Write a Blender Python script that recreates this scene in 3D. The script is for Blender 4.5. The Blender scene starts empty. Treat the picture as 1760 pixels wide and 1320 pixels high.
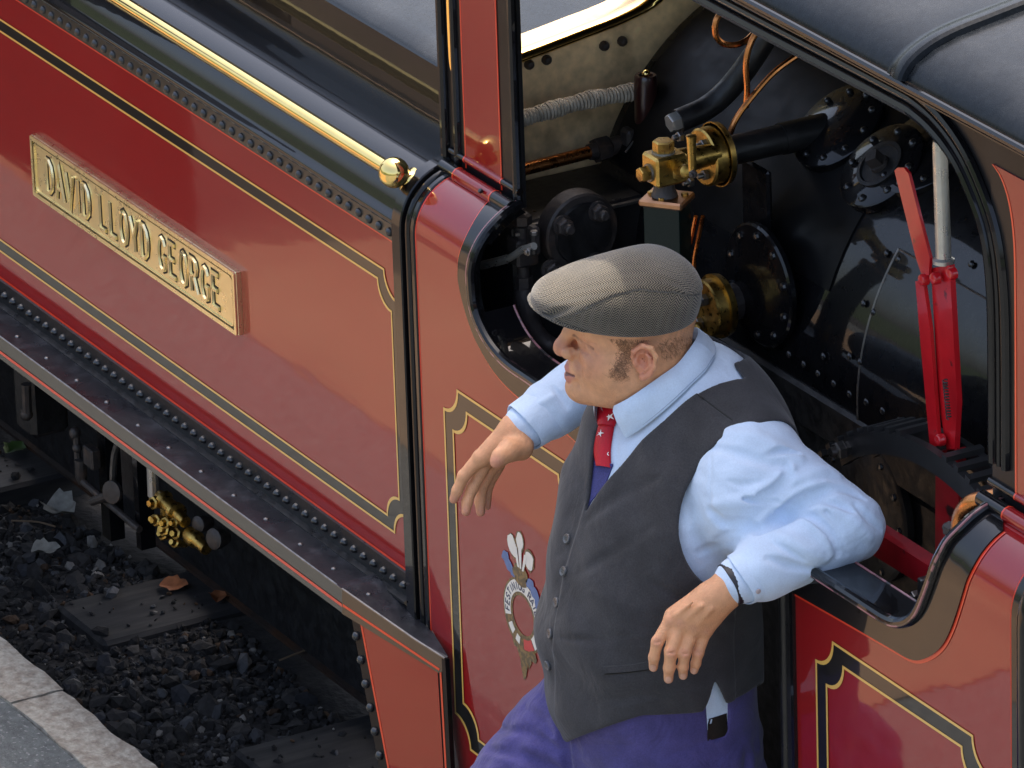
import bpy, math, random, time
import numpy as np
from mathutils import Vector, Matrix
T0 = time.time()
sc = bpy.context.scene
COL = sc.collection
rad = math.radians
random.seed(7)
RNG = np.random.default_rng(7)

# ---------------------------------------------------------------- camera, sky, sun, exposure
# World: X along the engine, Y into the engine (0 = cab side sheet), Z up; metres.
R_AX = Vector((0.48948263, 0.87144942, -0.03134735))
U_AX = Vector((-0.32251842, 0.21431975, 0.92198097))
D_AX = Vector((-0.81017814, 0.44118357, -0.38596428))
FOC, DIST = 12000.0, 12000.0 / 1090.0
CAM_POS = -DIST * D_AX
cam = bpy.data.cameras.new('camera'); cam_o = bpy.data.objects.new('camera', cam); COL.objects.link(cam_o)
m = Matrix((R_AX, U_AX, -D_AX)).transposed().to_4x4(); m.translation = CAM_POS
cam_o.matrix_world = m
cam.sensor_width = 36.0; cam.lens = FOC / 1760.0 * 36.0
cam.clip_start = 0.1; cam.clip_end = 2000
sc.camera = cam_o

SUN_DIR = Vector((-0.16, 0.36, 0.92)).normalized()     # towards the sun
world = bpy.data.worlds.new('World'); sc.world = world; world.use_nodes = True
wn = world.node_tree.nodes; wl = world.node_tree.links
bg = wn['Background']
sky = wn.new('ShaderNodeTexSky'); sky.sky_type = 'NISHITA'; sky.sun_disc = False
sky.sun_elevation = math.asin(SUN_DIR.z)
sky.sun_rotation = math.atan2(SUN_DIR.x, SUN_DIR.y)
sky.air_density = 1.0; sky.dust_density = 7.0; sky.ozone_density = 0.4
wl.new(sky.outputs[0], bg.inputs[0]); bg.inputs[1].default_value = 0.15
sun = bpy.data.lights.new('sun', 'SUN'); sun.energy = 2.1; sun.angle = rad(0.8); sun.color = (1.0, 0.91, 0.78)
sun_o = bpy.data.objects.new('sun', sun); COL.objects.link(sun_o)
sun_o.rotation_euler = SUN_DIR.to_track_quat('Z', 'Y').to_euler()
sc.view_settings.view_transform = 'Standard'; sc.view_settings.look = 'None'
sc.view_settings.exposure = 1.6; sc.view_settings.gamma = 1.0
sc.view_settings.use_curve_mapping = False
sc.render.engine = 'CYCLES'

# ---------------------------------------------------------------- survey helpers: a sight line of the photograph meets a real plane
def ray(px, py):
    return D_AX + R_AX * ((px - 880) / FOC) - U_AX * ((py - 660) / FOC)
def at(px, py, X=None, Y=None, Z=None, c=None):
    v = ray(px, py)
    if X is not None: s = (X - CAM_POS.x) / v.x
    elif Y is not None: s = (Y - CAM_POS.y) / v.y
    elif Z is not None: s = (Z - CAM_POS.z) / v.z
    else: s = DIST - c
    return CAM_POS + v * s
def A(px, py, **k): return np.array(at(px, py, **k))

# ---------------------------------------------------------------- materials
def new_mat(name):
    m = bpy.data.materials.new(name); m.use_nodes = True
    nt = m.node_tree; b = nt.nodes['Principled BSDF']
    return m, nt, b
def paint(name, col, spec=None, rough=0.3, metal=0.0, coat=0.0, coat_rough=0.03, coat_ior=1.5, var=0.0, var_scale=8.0, bump=0.0, bump_scale=60.0,
          col2=None, mix_scale=6.0, mix_lo=0.45, mix_hi=0.6, rough_var=0.0, stretch=(1, 1, 1), detail=4.0, ior=1.5, sheen=0.0, coat_bump=0.0, coat_bump_scale=30.0, sss=0.0):
    m, nt, b = new_mat(name); N = nt.nodes; L = nt.links
    b.inputs['Roughness'].default_value = rough; b.inputs['Metallic'].default_value = metal; b.inputs['IOR'].default_value = ior
    b.inputs['Coat Weight'].default_value = coat; b.inputs['Coat Roughness'].default_value = coat_rough; b.inputs['Coat IOR'].default_value = coat_ior
    if sheen: b.inputs['Sheen Weight'].default_value = sheen; b.inputs['Sheen Roughness'].default_value = 0.4
    if sss:
        b.inputs['Subsurface Weight'].default_value = sss; b.inputs['Subsurface Radius'].default_value = (0.012, 0.004, 0.002); b.inputs['Subsurface Scale'].default_value = 0.5
    if spec is not None: b.inputs['Specular IOR Level'].default_value = spec
    tc = N.new('ShaderNodeTexCoord'); mp = N.new('ShaderNodeMapping'); mp.inputs['Scale'].default_value = stretch
    L.new(tc.outputs['Object'], mp.inputs[0]); V = mp.outputs[0]
    base = N.new('ShaderNodeRGB'); base.outputs[0].default_value = (*col, 1); out = base.outputs[0]
    def noise(s, d=detail):
        n = N.new('ShaderNodeTexNoise'); n.inputs['Scale'].default_value = s; n.inputs['Detail'].default_value = d; L.new(V, n.inputs['Vector']); return n.outputs[0]
    if col2 is not None:
        r = N.new('ShaderNodeMapRange'); r.inputs[1].default_value = mix_lo; r.inputs[2].default_value = mix_hi; L.new(noise(mix_scale, 8), r.inputs[0])
        mx = N.new('ShaderNodeMix'); mx.data_type = 'RGBA'; L.new(r.outputs[0], mx.inputs[0]); L.new(out, mx.inputs[6]); mx.inputs[7].default_value = (*col2, 1); out = mx.outputs[2]
    if var:
        r = N.new('ShaderNodeMapRange'); r.inputs[1].default_value = 0.25; r.inputs[2].default_value = 0.75
        r.inputs[3].default_value = 1 - var; r.inputs[4].default_value = 1 + var; L.new(noise(var_scale), r.inputs[0])
        vm = N.new('ShaderNodeVectorMath'); vm.operation = 'SCALE'; L.new(out, vm.inputs[0]); L.new(r.outputs[0], vm.inputs[3]); out = vm.outputs[0]
    L.new(out, b.inputs['Base Color'])
    if rough_var:
        r = N.new('ShaderNodeMapRange'); r.inputs[1].default_value = 0.3; r.inputs[2].default_value = 0.7
        r.inputs[3].default_value = max(0.02, rough - rough_var); r.inputs[4].default_value = rough + rough_var; L.new(noise(var_scale * 1.7 + 3), r.inputs[0]); L.new(r.outputs[0], b.inputs['Roughness'])
    if bump:
        bp = N.new('ShaderNodeBump'); bp.inputs['Strength'].default_value = 1.0; bp.inputs['Distance'].default_value = bump; L.new(noise(bump_scale, 5), bp.inputs['Height']); L.new(bp.outputs[0], b.inputs['Normal'])
    if coat_bump:
        bp = N.new('ShaderNodeBump'); bp.inputs['Strength'].default_value = 1.0; bp.inputs['Distance'].default_value = coat_bump; L.new(noise(coat_bump_scale, 2), bp.inputs['Height']); L.new(bp.outputs[0], b.inputs['Coat Normal'])
    return m
MT = {}
MT['red'] = paint('red_coach_enamel', (0.27, 0.007, 0.009), spec=.08, rough=0.32, coat=1.0, coat_rough=0.04, coat_ior=1.52, var=0.06, var_scale=3, coat_bump=0.0003, coat_bump_scale=7, stretch=(0.6, 1, 2.2))
MT['vermilion'] = paint('vermilion_line', (0.72, 0.045, 0.012), rough=0.3, coat=0.4)
MT['gold'] = paint('yellow_line', (0.75, 0.45, 0.10), rough=0.3, coat=0.6)
MT['lineblack'] = paint('black_lining', (0.008, 0.008, 0.009), spec=.1, rough=0.3, coat=1.0, coat_rough=0.03, coat_ior=1.43)
MT['black'] = paint('black_gloss_enamel', (0.005, 0.005, 0.006), spec=.1, rough=0.25, coat=1.0, coat_rough=0.03, coat_ior=1.36, var=0.15, var_scale=9, coat_bump=0.00025, coat_bump_scale=12)
MT['blackmatt'] = paint('worn_black_paint', (0.010, 0.010, 0.011), spec=.22, rough=0.36, var=0.3, var_scale=14)
MT['blacksatin'] = paint('black_satin', (0.011, 0.011, 0.012), rough=0.38, var=0.3, var_scale=18, rough_var=0.12, bump=0.0006, bump_scale=70)
MT['rivetblack'] = paint('black_rivet_paint', (0.012, 0.012, 0.013), rough=0.3, coat=0.5, coat_rough=0.1)
MT['footplate'] = paint('oily_footplate', (0.016, 0.016, 0.019), rough=0.36, col2=(0.05, 0.05, 0.056), mix_scale=30, mix_lo=0.5, mix_hi=0.75, rough_var=0.14, bump=0.0012, bump_scale=45)
MT['fascia'] = paint('dusty_black_fascia', (0.030, 0.028, 0.022), rough=0.3, coat=0.5, coat_rough=0.1, var=0.3, var_scale=12, stretch=(0.5, 1, 1))
MT['soot'] = paint('sooty_black', (0.010, 0.0095, 0.010), rough=0.45, var=0.4, var_scale=25, rough_var=0.15, bump=0.0012, bump_scale=60)
MT['boilerblack'] = paint('hot_boiler_black', (0.005, 0.005, 0.006), spec=.08, rough=0.3, coat=0.6, coat_rough=0.045, coat_ior=1.5, rough_var=0.08, var=0.2, var_scale=20, coat_bump=0.0012, coat_bump_scale=7, bump=0.0006, bump_scale=90)
MT['roof'] = paint('weathered_black_roof', (0.005, 0.007, 0.010), spec=.16, rough=0.24, coat=0.0, coat_rough=0.2, col2=(0.022, 0.024, 0.027), mix_scale=5, mix_lo=0.42, mix_hi=0.75, var=0.25, var_scale=90, rough_var=0.08)
MT['brass'] = paint('polished_brass', (0.90, 0.66, 0.24), rough=0.10, metal=1.0, rough_var=0.03, var=0.06, var_scale=20)
MT['plate'] = paint('nameplate_brass', (0.95, 0.82, 0.48), rough=0.30, metal=1.0, rough_var=0.05, var=0.06, var_scale=30, bump=0.0002, bump_scale=150)
MT['dullbrass'] = paint('dull_brass', (0.50, 0.32, 0.085), rough=0.34, metal=1.0, rough_var=0.12, var=0.3, var_scale=60, col2=(0.16, 0.09, 0.03), mix_scale=35, mix_lo=0.52, mix_hi=0.75)
MT['copper'] = paint('copper_pipe', (0.62, 0.24, 0.08), rough=0.28, metal=1.0, rough_var=0.1, var=0.25, var_scale=40)
MT['bronze'] = paint('bronze_bracket', (0.45, 0.24, 0.13), rough=0.38, metal=1.0, var=0.2, var_scale=50)
MT['steel'] = paint('bright_steel', (0.52, 0.50, 0.46), rough=0.32, metal=0.75, rough_var=0.08, var=0.15, var_scale=30)
MT['oilsteel'] = paint('oily_steel', (0.20, 0.19, 0.18), rough=0.38, metal=0.9, rough_var=0.12, var=0.3, var_scale=50)
MT['gunmetal'] = paint('oily_gunmetal', (0.035, 0.034, 0.034), rough=0.42, metal=0.4, var=0.15, var_scale=20)
MT['iron'] = paint('dirty_iron', (0.045, 0.038, 0.036), rough=0.5, metal=0.3, var=0.35, var_scale=60, col2=(0.09, 0.06, 0.045), mix_scale=25, mix_lo=0.55, mix_hi=0.7, bump=0.001, bump_scale=120)
MT['cream'] = paint('grubby_cream_paint', (0.88, 0.63, 0.34), rough=0.5, col2=(0.16, 0.10, 0.055), mix_scale=9, mix_lo=0.53, mix_hi=0.8, var=0.25, var_scale=40, bump=0.0006, bump_scale=60)
MT['rope'] = paint('asbestos_rope', (0.46, 0.41, 0.33), rough=0.85, var=0.3, var_scale=60, col2=(0.2, 0.17, 0.13), mix_scale=40, mix_lo=0.5, mix_hi=0.8)
MT['wood'] = paint('dark_wood_handle', (0.032, 0.009, 0.008), rough=0.3, coat=0.5, coat_rough=0.1, var=0.3, var_scale=30, stretch=(4, 4, 1))
MT['lever'] = paint('red_lever_paint', (0.52, 0.008, 0.014), rough=0.3, coat=0.6, coat_rough=0.08, var=0.12, var_scale=30, col2=(0.10, 0.01, 0.012), mix_scale=40, mix_lo=0.66, mix_hi=0.72)
MT['darkred'] = paint('dark_red_frame', (0.34, 0.008, 0.014), rough=0.35, coat=0.4, var=0.2, var_scale=30, col2=(0.02, 0.01, 0.01), mix_scale=25, mix_lo=0.6, mix_hi=0.68)
MT['glassgreen'] = paint('thick_green_glass', (0.002, 0.010, 0.009), spec=.25, rough=0.22, coat=0.0, coat_rough=0.02)
MT['pinkedge'] = paint('worn_paint_edge', (0.30, 0.12, 0.13), rough=0.3, coat=0.5, col2=(0.02, 0.018, 0.018), mix_scale=35, mix_lo=0.5, mix_hi=0.56)
MT['white'] = paint('white_transfer', (0.78, 0.74, 0.66), rough=0.4, coat=0.3)
MT['blue'] = paint('blue_transfer', (0.06, 0.14, 0.34), rough=0.4, coat=0.3, var=0.25, var_scale=90)
MT['ochre'] = paint('ochre_transfer', (0.20, 0.115, 0.03), rough=0.4, coat=0.3, col2=(0.07, 0.045, 0.015), mix_scale=130, mix_lo=0.45, mix_hi=0.55)
MT['ink'] = paint('navy_transfer', (0.02, 0.03, 0.09), rough=0.4, coat=0.3)
MT['crestred'] = paint('crest_red', (0.55, 0.02, 0.03), rough=0.4, coat=0.3)
MT['mattblack'] = paint('matt_stove_black', (0.004, 0.004, 0.0045), spec=.15, rough=0.42, rough_var=.1, var=.3, var_scale=15)
MT['letteredge'] = paint('painted_letter_shadow', (0.022, 0.018, 0.012), rough=0.5, spec=.2)
MT['darkgold'] = paint('blackened_recess', (0.05, 0.04, 0.022), rough=0.4, metal=0.6)

# ---------------------------------------------------------------- mesh building
class MB:
    """Collects shapes and links them as ONE mesh object."""
    def __init__(s): s.v = []; s.f = []; s.mi = []
    def add(s, v, f, mi=0):
        o = len(s.v); s.v += [tuple(map(float, p)) for p in v]
        for q in f: s.f.append(tuple(i + o for i in q)); s.mi.append(mi)
        return s
    def grid(s, P, closed_u=False, closed_v=False, mi=0, flip=False):
        n, k = len(P), len(P[0]); v = [p for row in P for p in row]; f = []
        for i in range(n if closed_u else n - 1):
            for j in range(k if closed_v else k - 1):
                q = (i * k + j, i * k + (j + 1) % k, ((i + 1) % n) * k + (j + 1) % k, ((i + 1) % n) * k + j)
                f.append(q[::-1] if flip else q)
        return s.add(v, f, mi)
    def box(s, lo, hi, mi=0, M=None, bev=0.0):
        c = [(lo[i] + hi[i]) / 2 for i in range(3)]; h = [abs(hi[i] - lo[i]) / 2 for i in range(3)]
        b = min(bev, min(h) * 0.9)
        if b <= 0:
            v = [(c[0] + sx * h[0], c[1] + sy * h[1], c[2] + sz * h[2]) for sx in (-1, 1) for sy in (-1, 1) for sz in (-1, 1)]
            f = [(0, 1, 3, 2), (4, 6, 7, 5), (0, 4, 5, 1), (2, 3, 7, 6), (0, 2, 6, 4), (1, 5, 7, 3)]
        else:
            v = []; idx = {}
            for sx in (-1, 1):
                for sy in (-1, 1):
                    for sz in (-1, 1):
                        for a in range(3):
                            p = [c[0] + sx * (h[0] - (0 if a == 0 else b)), c[1] + sy * (h[1] - (0 if a == 1 else b)), c[2] + sz * (h[2] - (0 if a == 2 else b))]
                            idx[(sx, sy, sz, a)] = len(v); v.append(tuple(p))
            f = []
            for a in range(3):
                o = [i for i in range(3) if i != a]
                for sg in (-1, 1):
                    q = []
                    for (p0, p1) in ((-1, -1), (1, -1), (1, 1), (-1, 1)):
                        k = [0, 0, 0]; k[a] = sg; k[o[0]] = p0; k[o[1]] = p1; q.append(idx[(*k, a)])
                    f.append(tuple(q))
            for a in range(3):
                o = [i for i in range(3) if i != a]
                for p0 in (-1, 1):
                    for p1 in (-1, 1):
                        q = []
                        for sg, ax in ((-1, o[0]), (1, o[0]), (1, o[1]), (-1, o[1])):
                            k = [0, 0, 0]; k[a] = sg; k[o[0]] = p0; k[o[1]] = p1; q.append(idx[(*k, ax)])
                        f.append(tuple(q))
            for sx in (-1, 1):
                for sy in (-1, 1):
                    for sz in (-1, 1): f.append(tuple(idx[(sx, sy, sz, a)] for a in range(3)))
        if M is not None: v = [tuple(M @ Vector(p)) for p in v]
        return s.add(v, f, mi)
    def tube(s, pts, r, n=12, mi=0, cap=True, prof=None):
        P = [Vector(p) for p in pts]; k = len(P); rs = r if hasattr(r, '__len__') else [r] * k
        rings = []; up = None
        for i in range(k):
            t = (P[min(i + 1, k - 1)] - P[max(i - 1, 0)]).normalized()
            if up is None:
                up = Vector((0, 0, 1)) if abs(t.z) < 0.9 else Vector((1, 0, 0))
            a = (up - t * up.dot(t)).normalized(); up = a; b = t.cross(a)
            rings.append([P[i] + (a * math.cos(2 * math.pi * j / n) + b * math.sin(2 * math.pi * j / n)) * rs[i] for j in range(n)])
        s.grid(rings, closed_v=True, mi=mi)
        if cap:
            o = len(s.v) - k * n
            s.f.append(tuple(o + j for j in range(n))[::-1]); s.mi.append(mi)
            o2 = o + (k - 1) * n; s.f.append(tuple(o2 + j for j in range(n))); s.mi.append(mi)
        return s
    def lathe(s, c, axis, prof, n=20, mi=0):
        """prof: (distance along axis, radius) pairs."""
        c = Vector(c); t = Vector(axis).normalized(); up = Vector((0, 0, 1)) if abs(t.z) < 0.9 else Vector((1, 0, 0))
        a = (up - t * up.dot(t)).normalized(); b = t.cross(a)
        rings = [[c + t * h + (a * math.cos(2 * math.pi * j / n) + b * math.sin(2 * math.pi * j / n)) * max(r, 1e-5) for j in range(n)] for h, r in prof]
        s.grid(rings, closed_v=True, mi=mi)
        o = len(s.v) - len(prof) * n
        s.f.append(tuple(o + j for j in range(n))[::-1]); s.mi.append(mi)
        o2 = o + (len(prof) - 1) * n; s.f.append(tuple(o2 + j for j in range(n))); s.mi.append(mi)
        return s
    def cyl(s, a, b, r, n=16, mi=0, bev=0.0):
        a = Vector(a); b = Vector(b); h = (b - a).length
        pr = [(0, r), (h, r)] if bev <= 0 else [(0, r - bev), (bev, r), (h - bev, r), (h, r - bev)]
        return s.lathe(a, b - a, pr, n, mi)
    def sphere(s, c, r, n=16, mi=0, sc3=(1, 1, 1)):
        c = Vector(c); k = max(6, n // 2)
        P = [[c + Vector((math.sin(math.pi * i / k) * math.cos(2 * math.pi * j / n) * r * sc3[0], math.sin(math.pi * i / k) * math.sin(2 * math.pi * j / n) * r * sc3[1], math.cos(math.pi * i / k) * r * sc3[2])) for j in range(n)] for i in range(k + 1)]
        return s.grid(P, closed_v=True, mi=mi)
    def nut(s, c, axis, r, h, mi=0, stud=0.0):
        s.lathe(c, axis, [(0, r), (h * 0.85, r), (h, r * 0.86)], 6, mi)
        if stud: s.lathe(Vector(c) + Vector(axis).normalized() * h, axis, [(0, r * 0.55), (stud * .8, r * 0.55), (stud, r * 0.4)], 12, mi)
        return s
    def prism(s, poly, Y0, Y1, mi=0, bev=0.0, plane='XZ'):
        """convex or simple polygon in (X,Z) between two Y planes (fan by ngon)."""
        n = len(poly)
        def mk(p, y): return (p[0], y, p[1]) if plane == 'XZ' else ((y, p[0], p[1]) if plane == 'YZ' else (p[0], p[1], y))
        v = [mk(p, Y0) for p in poly] + [mk(p, Y1) for p in poly]
        f = [tuple(range(n)), tuple(range(2 * n - 1, n - 1, -1))] + [(i, n + i, n + (i + 1) % n, (i + 1) % n) for i in range(n)]
        return s.add(v, f, mi)
    def build(s, name, mat, parent=None, smooth=True, auto=35, **props):
        me = bpy.data.meshes.new(name); me.from_pydata(s.v, [], s.f)
        mats = mat if isinstance(mat, (list, tuple)) else [mat]
        for mm in mats: me.materials.append(MT[mm] if isinstance(mm, str) else mm)
        if len(mats) > 1: me.polygons.foreach_set('material_index', s.mi)
        me.validate(); 
        import bmesh
        bm = bmesh.new(); bm.from_mesh(me); bmesh.ops.remove_doubles(bm, verts=bm.verts, dist=1e-6); bmesh.ops.recalc_face_normals(bm, faces=bm.faces)
        if smooth:
            for e in bm.edges:
                if len(e.link_faces) == 2 and e.calc_face_angle(0) > rad(auto): e.smooth = False
            for f in bm.faces: f.smooth = True
        bm.to_mesh(me); bm.free()
        return link(name, me, parent, **props)
def link(name, me, parent=None, **props):
    o = bpy.data.objects.new(name, me); COL.objects.link(o)
    if parent is not None: o.parent = parent
    for k, v in props.items(): o[k] = v
    return o
def empty(name, loc=(0, 0, 0), **props):
    o = bpy.data.objects.new(name, None); COL.objects.link(o); o.location = loc; o.empty_display_size = 0.1
    for k, v in props.items(): o[k] = v
    return o
def dup(o, loc=None, parent='same', mat4=None):
    c = o.copy(); COL.objects.link(c)
    if parent != 'same': c.parent = parent
    if loc is not None: c.location = loc
    if mat4 is not None: c.matrix_local = mat4
    return c
def spline(pts, n):
    """Catmull-Rom through points (any dimension), n samples, even in the parameter."""
    P = np.array(pts, float); k = len(P)
    t = np.concatenate([[0], np.cumsum(np.linalg.norm(np.diff(P, axis=0), axis=1) ** 0.5 + 1e-9)])
    m = np.zeros_like(P)
    for i in range(k):
        a, b = max(i - 1, 0), min(i + 1, k - 1); m[i] = (P[b] - P[a]) / (t[b] - t[a])
    out = []
    for q in np.linspace(t[0], t[-1], n):
        i = min(max(np.searchsorted(t, q) - 1, 0), k - 2); h = t[i + 1] - t[i]; s = (q - t[i]) / h
        out.append((2 * s**3 - 3 * s**2 + 1) * P[i] + (s**3 - 2 * s**2 + s) * h * m[i] + (-2 * s**3 + 3 * s**2) * P[i + 1] + (s**3 - s**2) * h * m[i + 1])
    return np.array(out)
# ================================================================ LOCOMOTIVE
LOCO = empty('locomotive', (0.57, 0.0, -1.4), label='glossy red and black narrow gauge steam locomotive with brass nameplate and open cab', category='locomotive')
LOCO_INV = Matrix.Translation(-LOCO.location)
class P(MB):
    """A part of the engine: coordinates are given in the world and stored relative to the engine's base."""
    def build(s, name, mat, parent=None, **k):
        o = MB.build(s, name, mat, parent or LOCO, **k)
        o.matrix_parent_inverse = LOCO_INV if parent is None else Matrix.Identity(4)
        return o
RB = 0.09; ZB = 0.15                       # the side sheet turns in above ZB with radius RB
def prof(s):
    if s <= ZB: return 0.0, s
    t = min((s - ZB) / RB, math.pi / 2); y, z = RB * (1 - math.cos(t)), ZB + RB * math.sin(t)
    return y, z + max(0, s - ZB - RB * math.pi / 2)
def pnorm(s):
    if s <= ZB: return 0.0, -1.0, 0.0
    t = min((s - ZB) / RB, math.pi / 2); return 0.0, -math.cos(t), math.sin(t)
def side(x, s, off=0.0):
    y, z = prof(s); n = pnorm(s); return (x, y + n[1] * off, z + n[2] * off)
STOP = ZB + RB * math.pi / 2
def on_side(px, py):
    s = at(px, py, Y=0.0)
    if s.z <= ZB: return s.x, s.z
    lo, hi = ZB, STOP
    for _ in range(40):
        mid = (lo + hi) / 2; y, z = prof(mid); q = at(px, py, Y=y)
        if q.z > z: lo = mid
        else: hi = mid
    y, z = prof(lo); return at(px, py, Y=y).x, lo
XL0, XL1, XR0, XR1 = -0.365, 0.283, 0.85, 1.497
ZLOW = -1.08
# ---- the cab's side sheets, cut away for the look-out above the ledge
eL = [on_side(*p) for p in [(938.9, 670), (882, 630), (850.8, 596), (830, 558.6), (818.6, 524.5), (814, 480), (817.5, 442.7), (830, 415), (855, 383.6), (884, 359)]]
eL = [(XL1, eL[0][1] - 0.018)] + eL
eR = [on_side(*p) for p in [(1405, 986), (1470, 1028), (1535, 1069), (1562, 1072), (1582.7, 1057.5), (1600, 1020), (1623.6, 958.6), (1637, 934.8), (1664.5, 907.5), (1700, 880)]]
eR = [(XR0, eR[0][1])] + eR
oL = [on_side(*p) for p in [(950, 720), (907.6, 692.6), (859, 647), (825, 593), (805, 542), (791, 485), (790, 456), (802.7, 411), (820, 378), (846, 345)]]
oL = [(XL1, oL[0][1] - 0.02)] + oL
oR = [on_side(*p) for p in [(1364.6, 1016.6), (1450, 1065), (1531.6, 1112), (1569, 1132.5), (1593, 1131), (1617, 1115), (1634, 1088), (1651, 1040), (1671, 982.5), (1692, 948), (1726, 914)]]
oR[0] = (XR0, oR[0][1])
def mono(pts):
    out = [pts[0]]
    for p in pts[1:]: out.append((p[0], max(p[1], out[-1][1] + 1e-4)))
    out[-1] = (out[-1][0], STOP); return out
EL, ER = spline(mono(eL), 60), spline(mono(eR), 60)
for E_ in (EL, ER):
    for i in range(1, len(E_)): E_[i, 1] = max(E_[i, 1], E_[i - 1, 1] + 1e-5)
OLc, ORc = spline(oL, 60), spline(oR, 60)
rows_low = list(np.linspace(ZLOW, EL[0, 1] - 1e-4, 14))
def sheet(E_, xa, xdoor, left):
    g = []; S = [s for s in np.linspace(ZLOW, E_[0, 1] - 1e-4, 14)]
    for s in S: g.append([side(xa + (xdoor - xa) * t, s) for t in np.linspace(0, 1, 12)])
    for x, s in E_: g.append([side(xa + (x - xa) * t, s) for t in np.linspace(0, 1, 12)])
    return g
for nm, E_, xa, xd in (('cab_side_sheet', EL, XL0, XL1), ('cab_side_sheet', ER, XR1, XR0)):
    g = sheet(E_, xa, xd, xa < 0); b = P(); b.grid(g, mi=0)
    back = [[(p[0], p[1] + 0.012, p[2] - (0.012 if p[2] > ZB + .05 else 0)) for p in r] for r in g]
    b.grid(back, mi=1); b.grid([[r[-1] for r in g], [r[-1] for r in back]], mi=1); b.grid([[r[0] for r in g], [r[0] for r in back]], mi=1)
    b.build(nm, ['red', 'black'], auto=50)
def band(C0, C1, o0, o1, name, mat, n=3):
    """strip between two (x, s) curves lying on the side sheet, o0/o1 proud of it"""
    b = P(); b.grid([[side(a[0] + (c[0] - a[0]) * t, a[1] + (c[1] - a[1]) * t, o0 + (o1 - o0) * t) for t in np.linspace(0, 1, n + 1)] for a, c in zip(C0, C1)])
    return b.build(name, mat)
def curve_off(C, w):
    C = np.array(C); t = np.gradient(C, axis=0); t /= np.linalg.norm(t, axis=1)[:, None] + 1e-12
    return C + np.stack([-t[:, 1], t[:, 0]], 1) * w
sgn = {id(EL): 1, id(ER): -1}
for E_, O_, sg in ((EL, OLc, -1), (ER, ORc, 1)):
    band(E_, O_, 0.004, 0.004, 'black_edging', 'black')
    band(O_, curve_off(O_, 0.0055 * -sg), 0.0012, 0.0012, 'vermilion_line', 'vermilion', 1)
    # outer lip of the raised edging, and the half round bead round the opening
    band(O_, O_, 0.0005, 0.004, 'edging_lip', 'black', 1)
    b = P(); b.tube([side(x, s, 0.006) for x, s in curve_off(E_, 0.004 * sg)], 0.0085, 10); b.build('edge_bead', 'black')
    b = P(); b.tube([side(x, s, 0.0125) for x, s in curve_off(E_, 0.0005 * sg)], 0.0022, 6); b.build('worn_edge', 'pinkedge')
# ledge tops
def ledge(E_, lo, hi, name):
    b = P(); C = [e for e in E_ if lo <= e[1] <= hi]
    b.grid([[(x, y, z) for y in np.linspace(-0.004, 0.062, 5)] for (x, z) in [(e[0], e[1] + 0.004) for e in C]])
    b.grid([[(x, y, z) for (y, z) in ((0.062, z0), (0.062, z0 - 0.03), (0.03, z0 - 0.03))] for (x, z0) in [(e[0], e[1] + 0.004) for e in C]])
    b.build(name, 'black')
    b = P(); b.tube([(e[0], 0.063, e[1] + 0.004) for e in C], 0.0022, 6); b.build('worn_edge', 'pinkedge')
ledge(EL, -1, 0.082, 'ledge'); ledge(ER, -1, 0.075, 'ledge')
# door jambs: dark angle bars at the sides of the door opening
for x, s in ((XL1, 1), (XR0, -1)):
    b = P(); b.box((x - 0.004, -0.006, ZLOW), (x + 0.004, 0.035, 0.0)); b.box((x + s * 0.004, 0.012, ZLOW), (x + s * 0.020, 0.02, 0.0), bev=.002); b.build('door_jamb', 'black')
b = P(); b.box((XR0 - 0.026, -0.001, ZLOW), (XR0 - 0.006, 0.012, -0.005), bev=.003); b.build('door_post', 'blacksatin')
b = P(); b.cyl((0.79, 0.02, -0.98), (0.79, 0.02, -0.02), 0.0095, 14); b.cyl((0.79, 0.02, -0.02), (0.80, 0.045, 0.0), 0.0095, 14); b.sphere((0.79, 0.02, -0.02), 0.013); b.sphere((0.79, 0.02, -0.98), 0.013); b.cyl((0.79, 0.02, -0.98), (0.79, 0.09, -0.98), 0.008); b.build('door_handrail', 'blacksatin')
# vertical edge strips of the cab
def vstrip(x0, x1, off, name, mat, s0=ZLOW, s1=STOP, round_=False):
    b = P(); S = list(np.linspace(s0, ZB, 4)) + list(np.linspace(ZB, s1, 12))[1:] if s1 > ZB else [s0, s1]
    if round_: sec = [(x0 + (x1 - x0) * (0.5 - 0.5 * math.cos(math.pi * t)), off * math.sin(math.pi * t)) for t in np.linspace(0, 1, 9)]
    else: sec = [(x0, -0.002), (x0, off - .002), (x0 + .002, off), (x1 - .002, off), (x1, off - .002), (x1, -0.002)]
    b.grid([[side(x, s, o) for x, o in sec] for s in S]); return b.build(name, mat)
vstrip(-0.368, -0.338, 0.012, 'corner_strip', 'black', s0=-.545); vstrip(-0.336, -0.322, 0.007, 'corner_bead', 'black', s0=-.55, round_=True)
vstrip(-0.322, -0.309, 0.0025, 'black_margin', 'black', s0=-.555); vstrip(-0.308, -0.304, 0.0012, 'vermilion_line', 'vermilion', s0=-.56)
vstrip(1.436, 1.440, 0.0012, 'vermilion_line', 'vermilion'); vstrip(1.441, 1.462, 0.0025, 'black_margin', 'black'); vstrip(1.462, 1.497, 0.014, 'corner_bead', 'black', round_=True)
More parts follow.
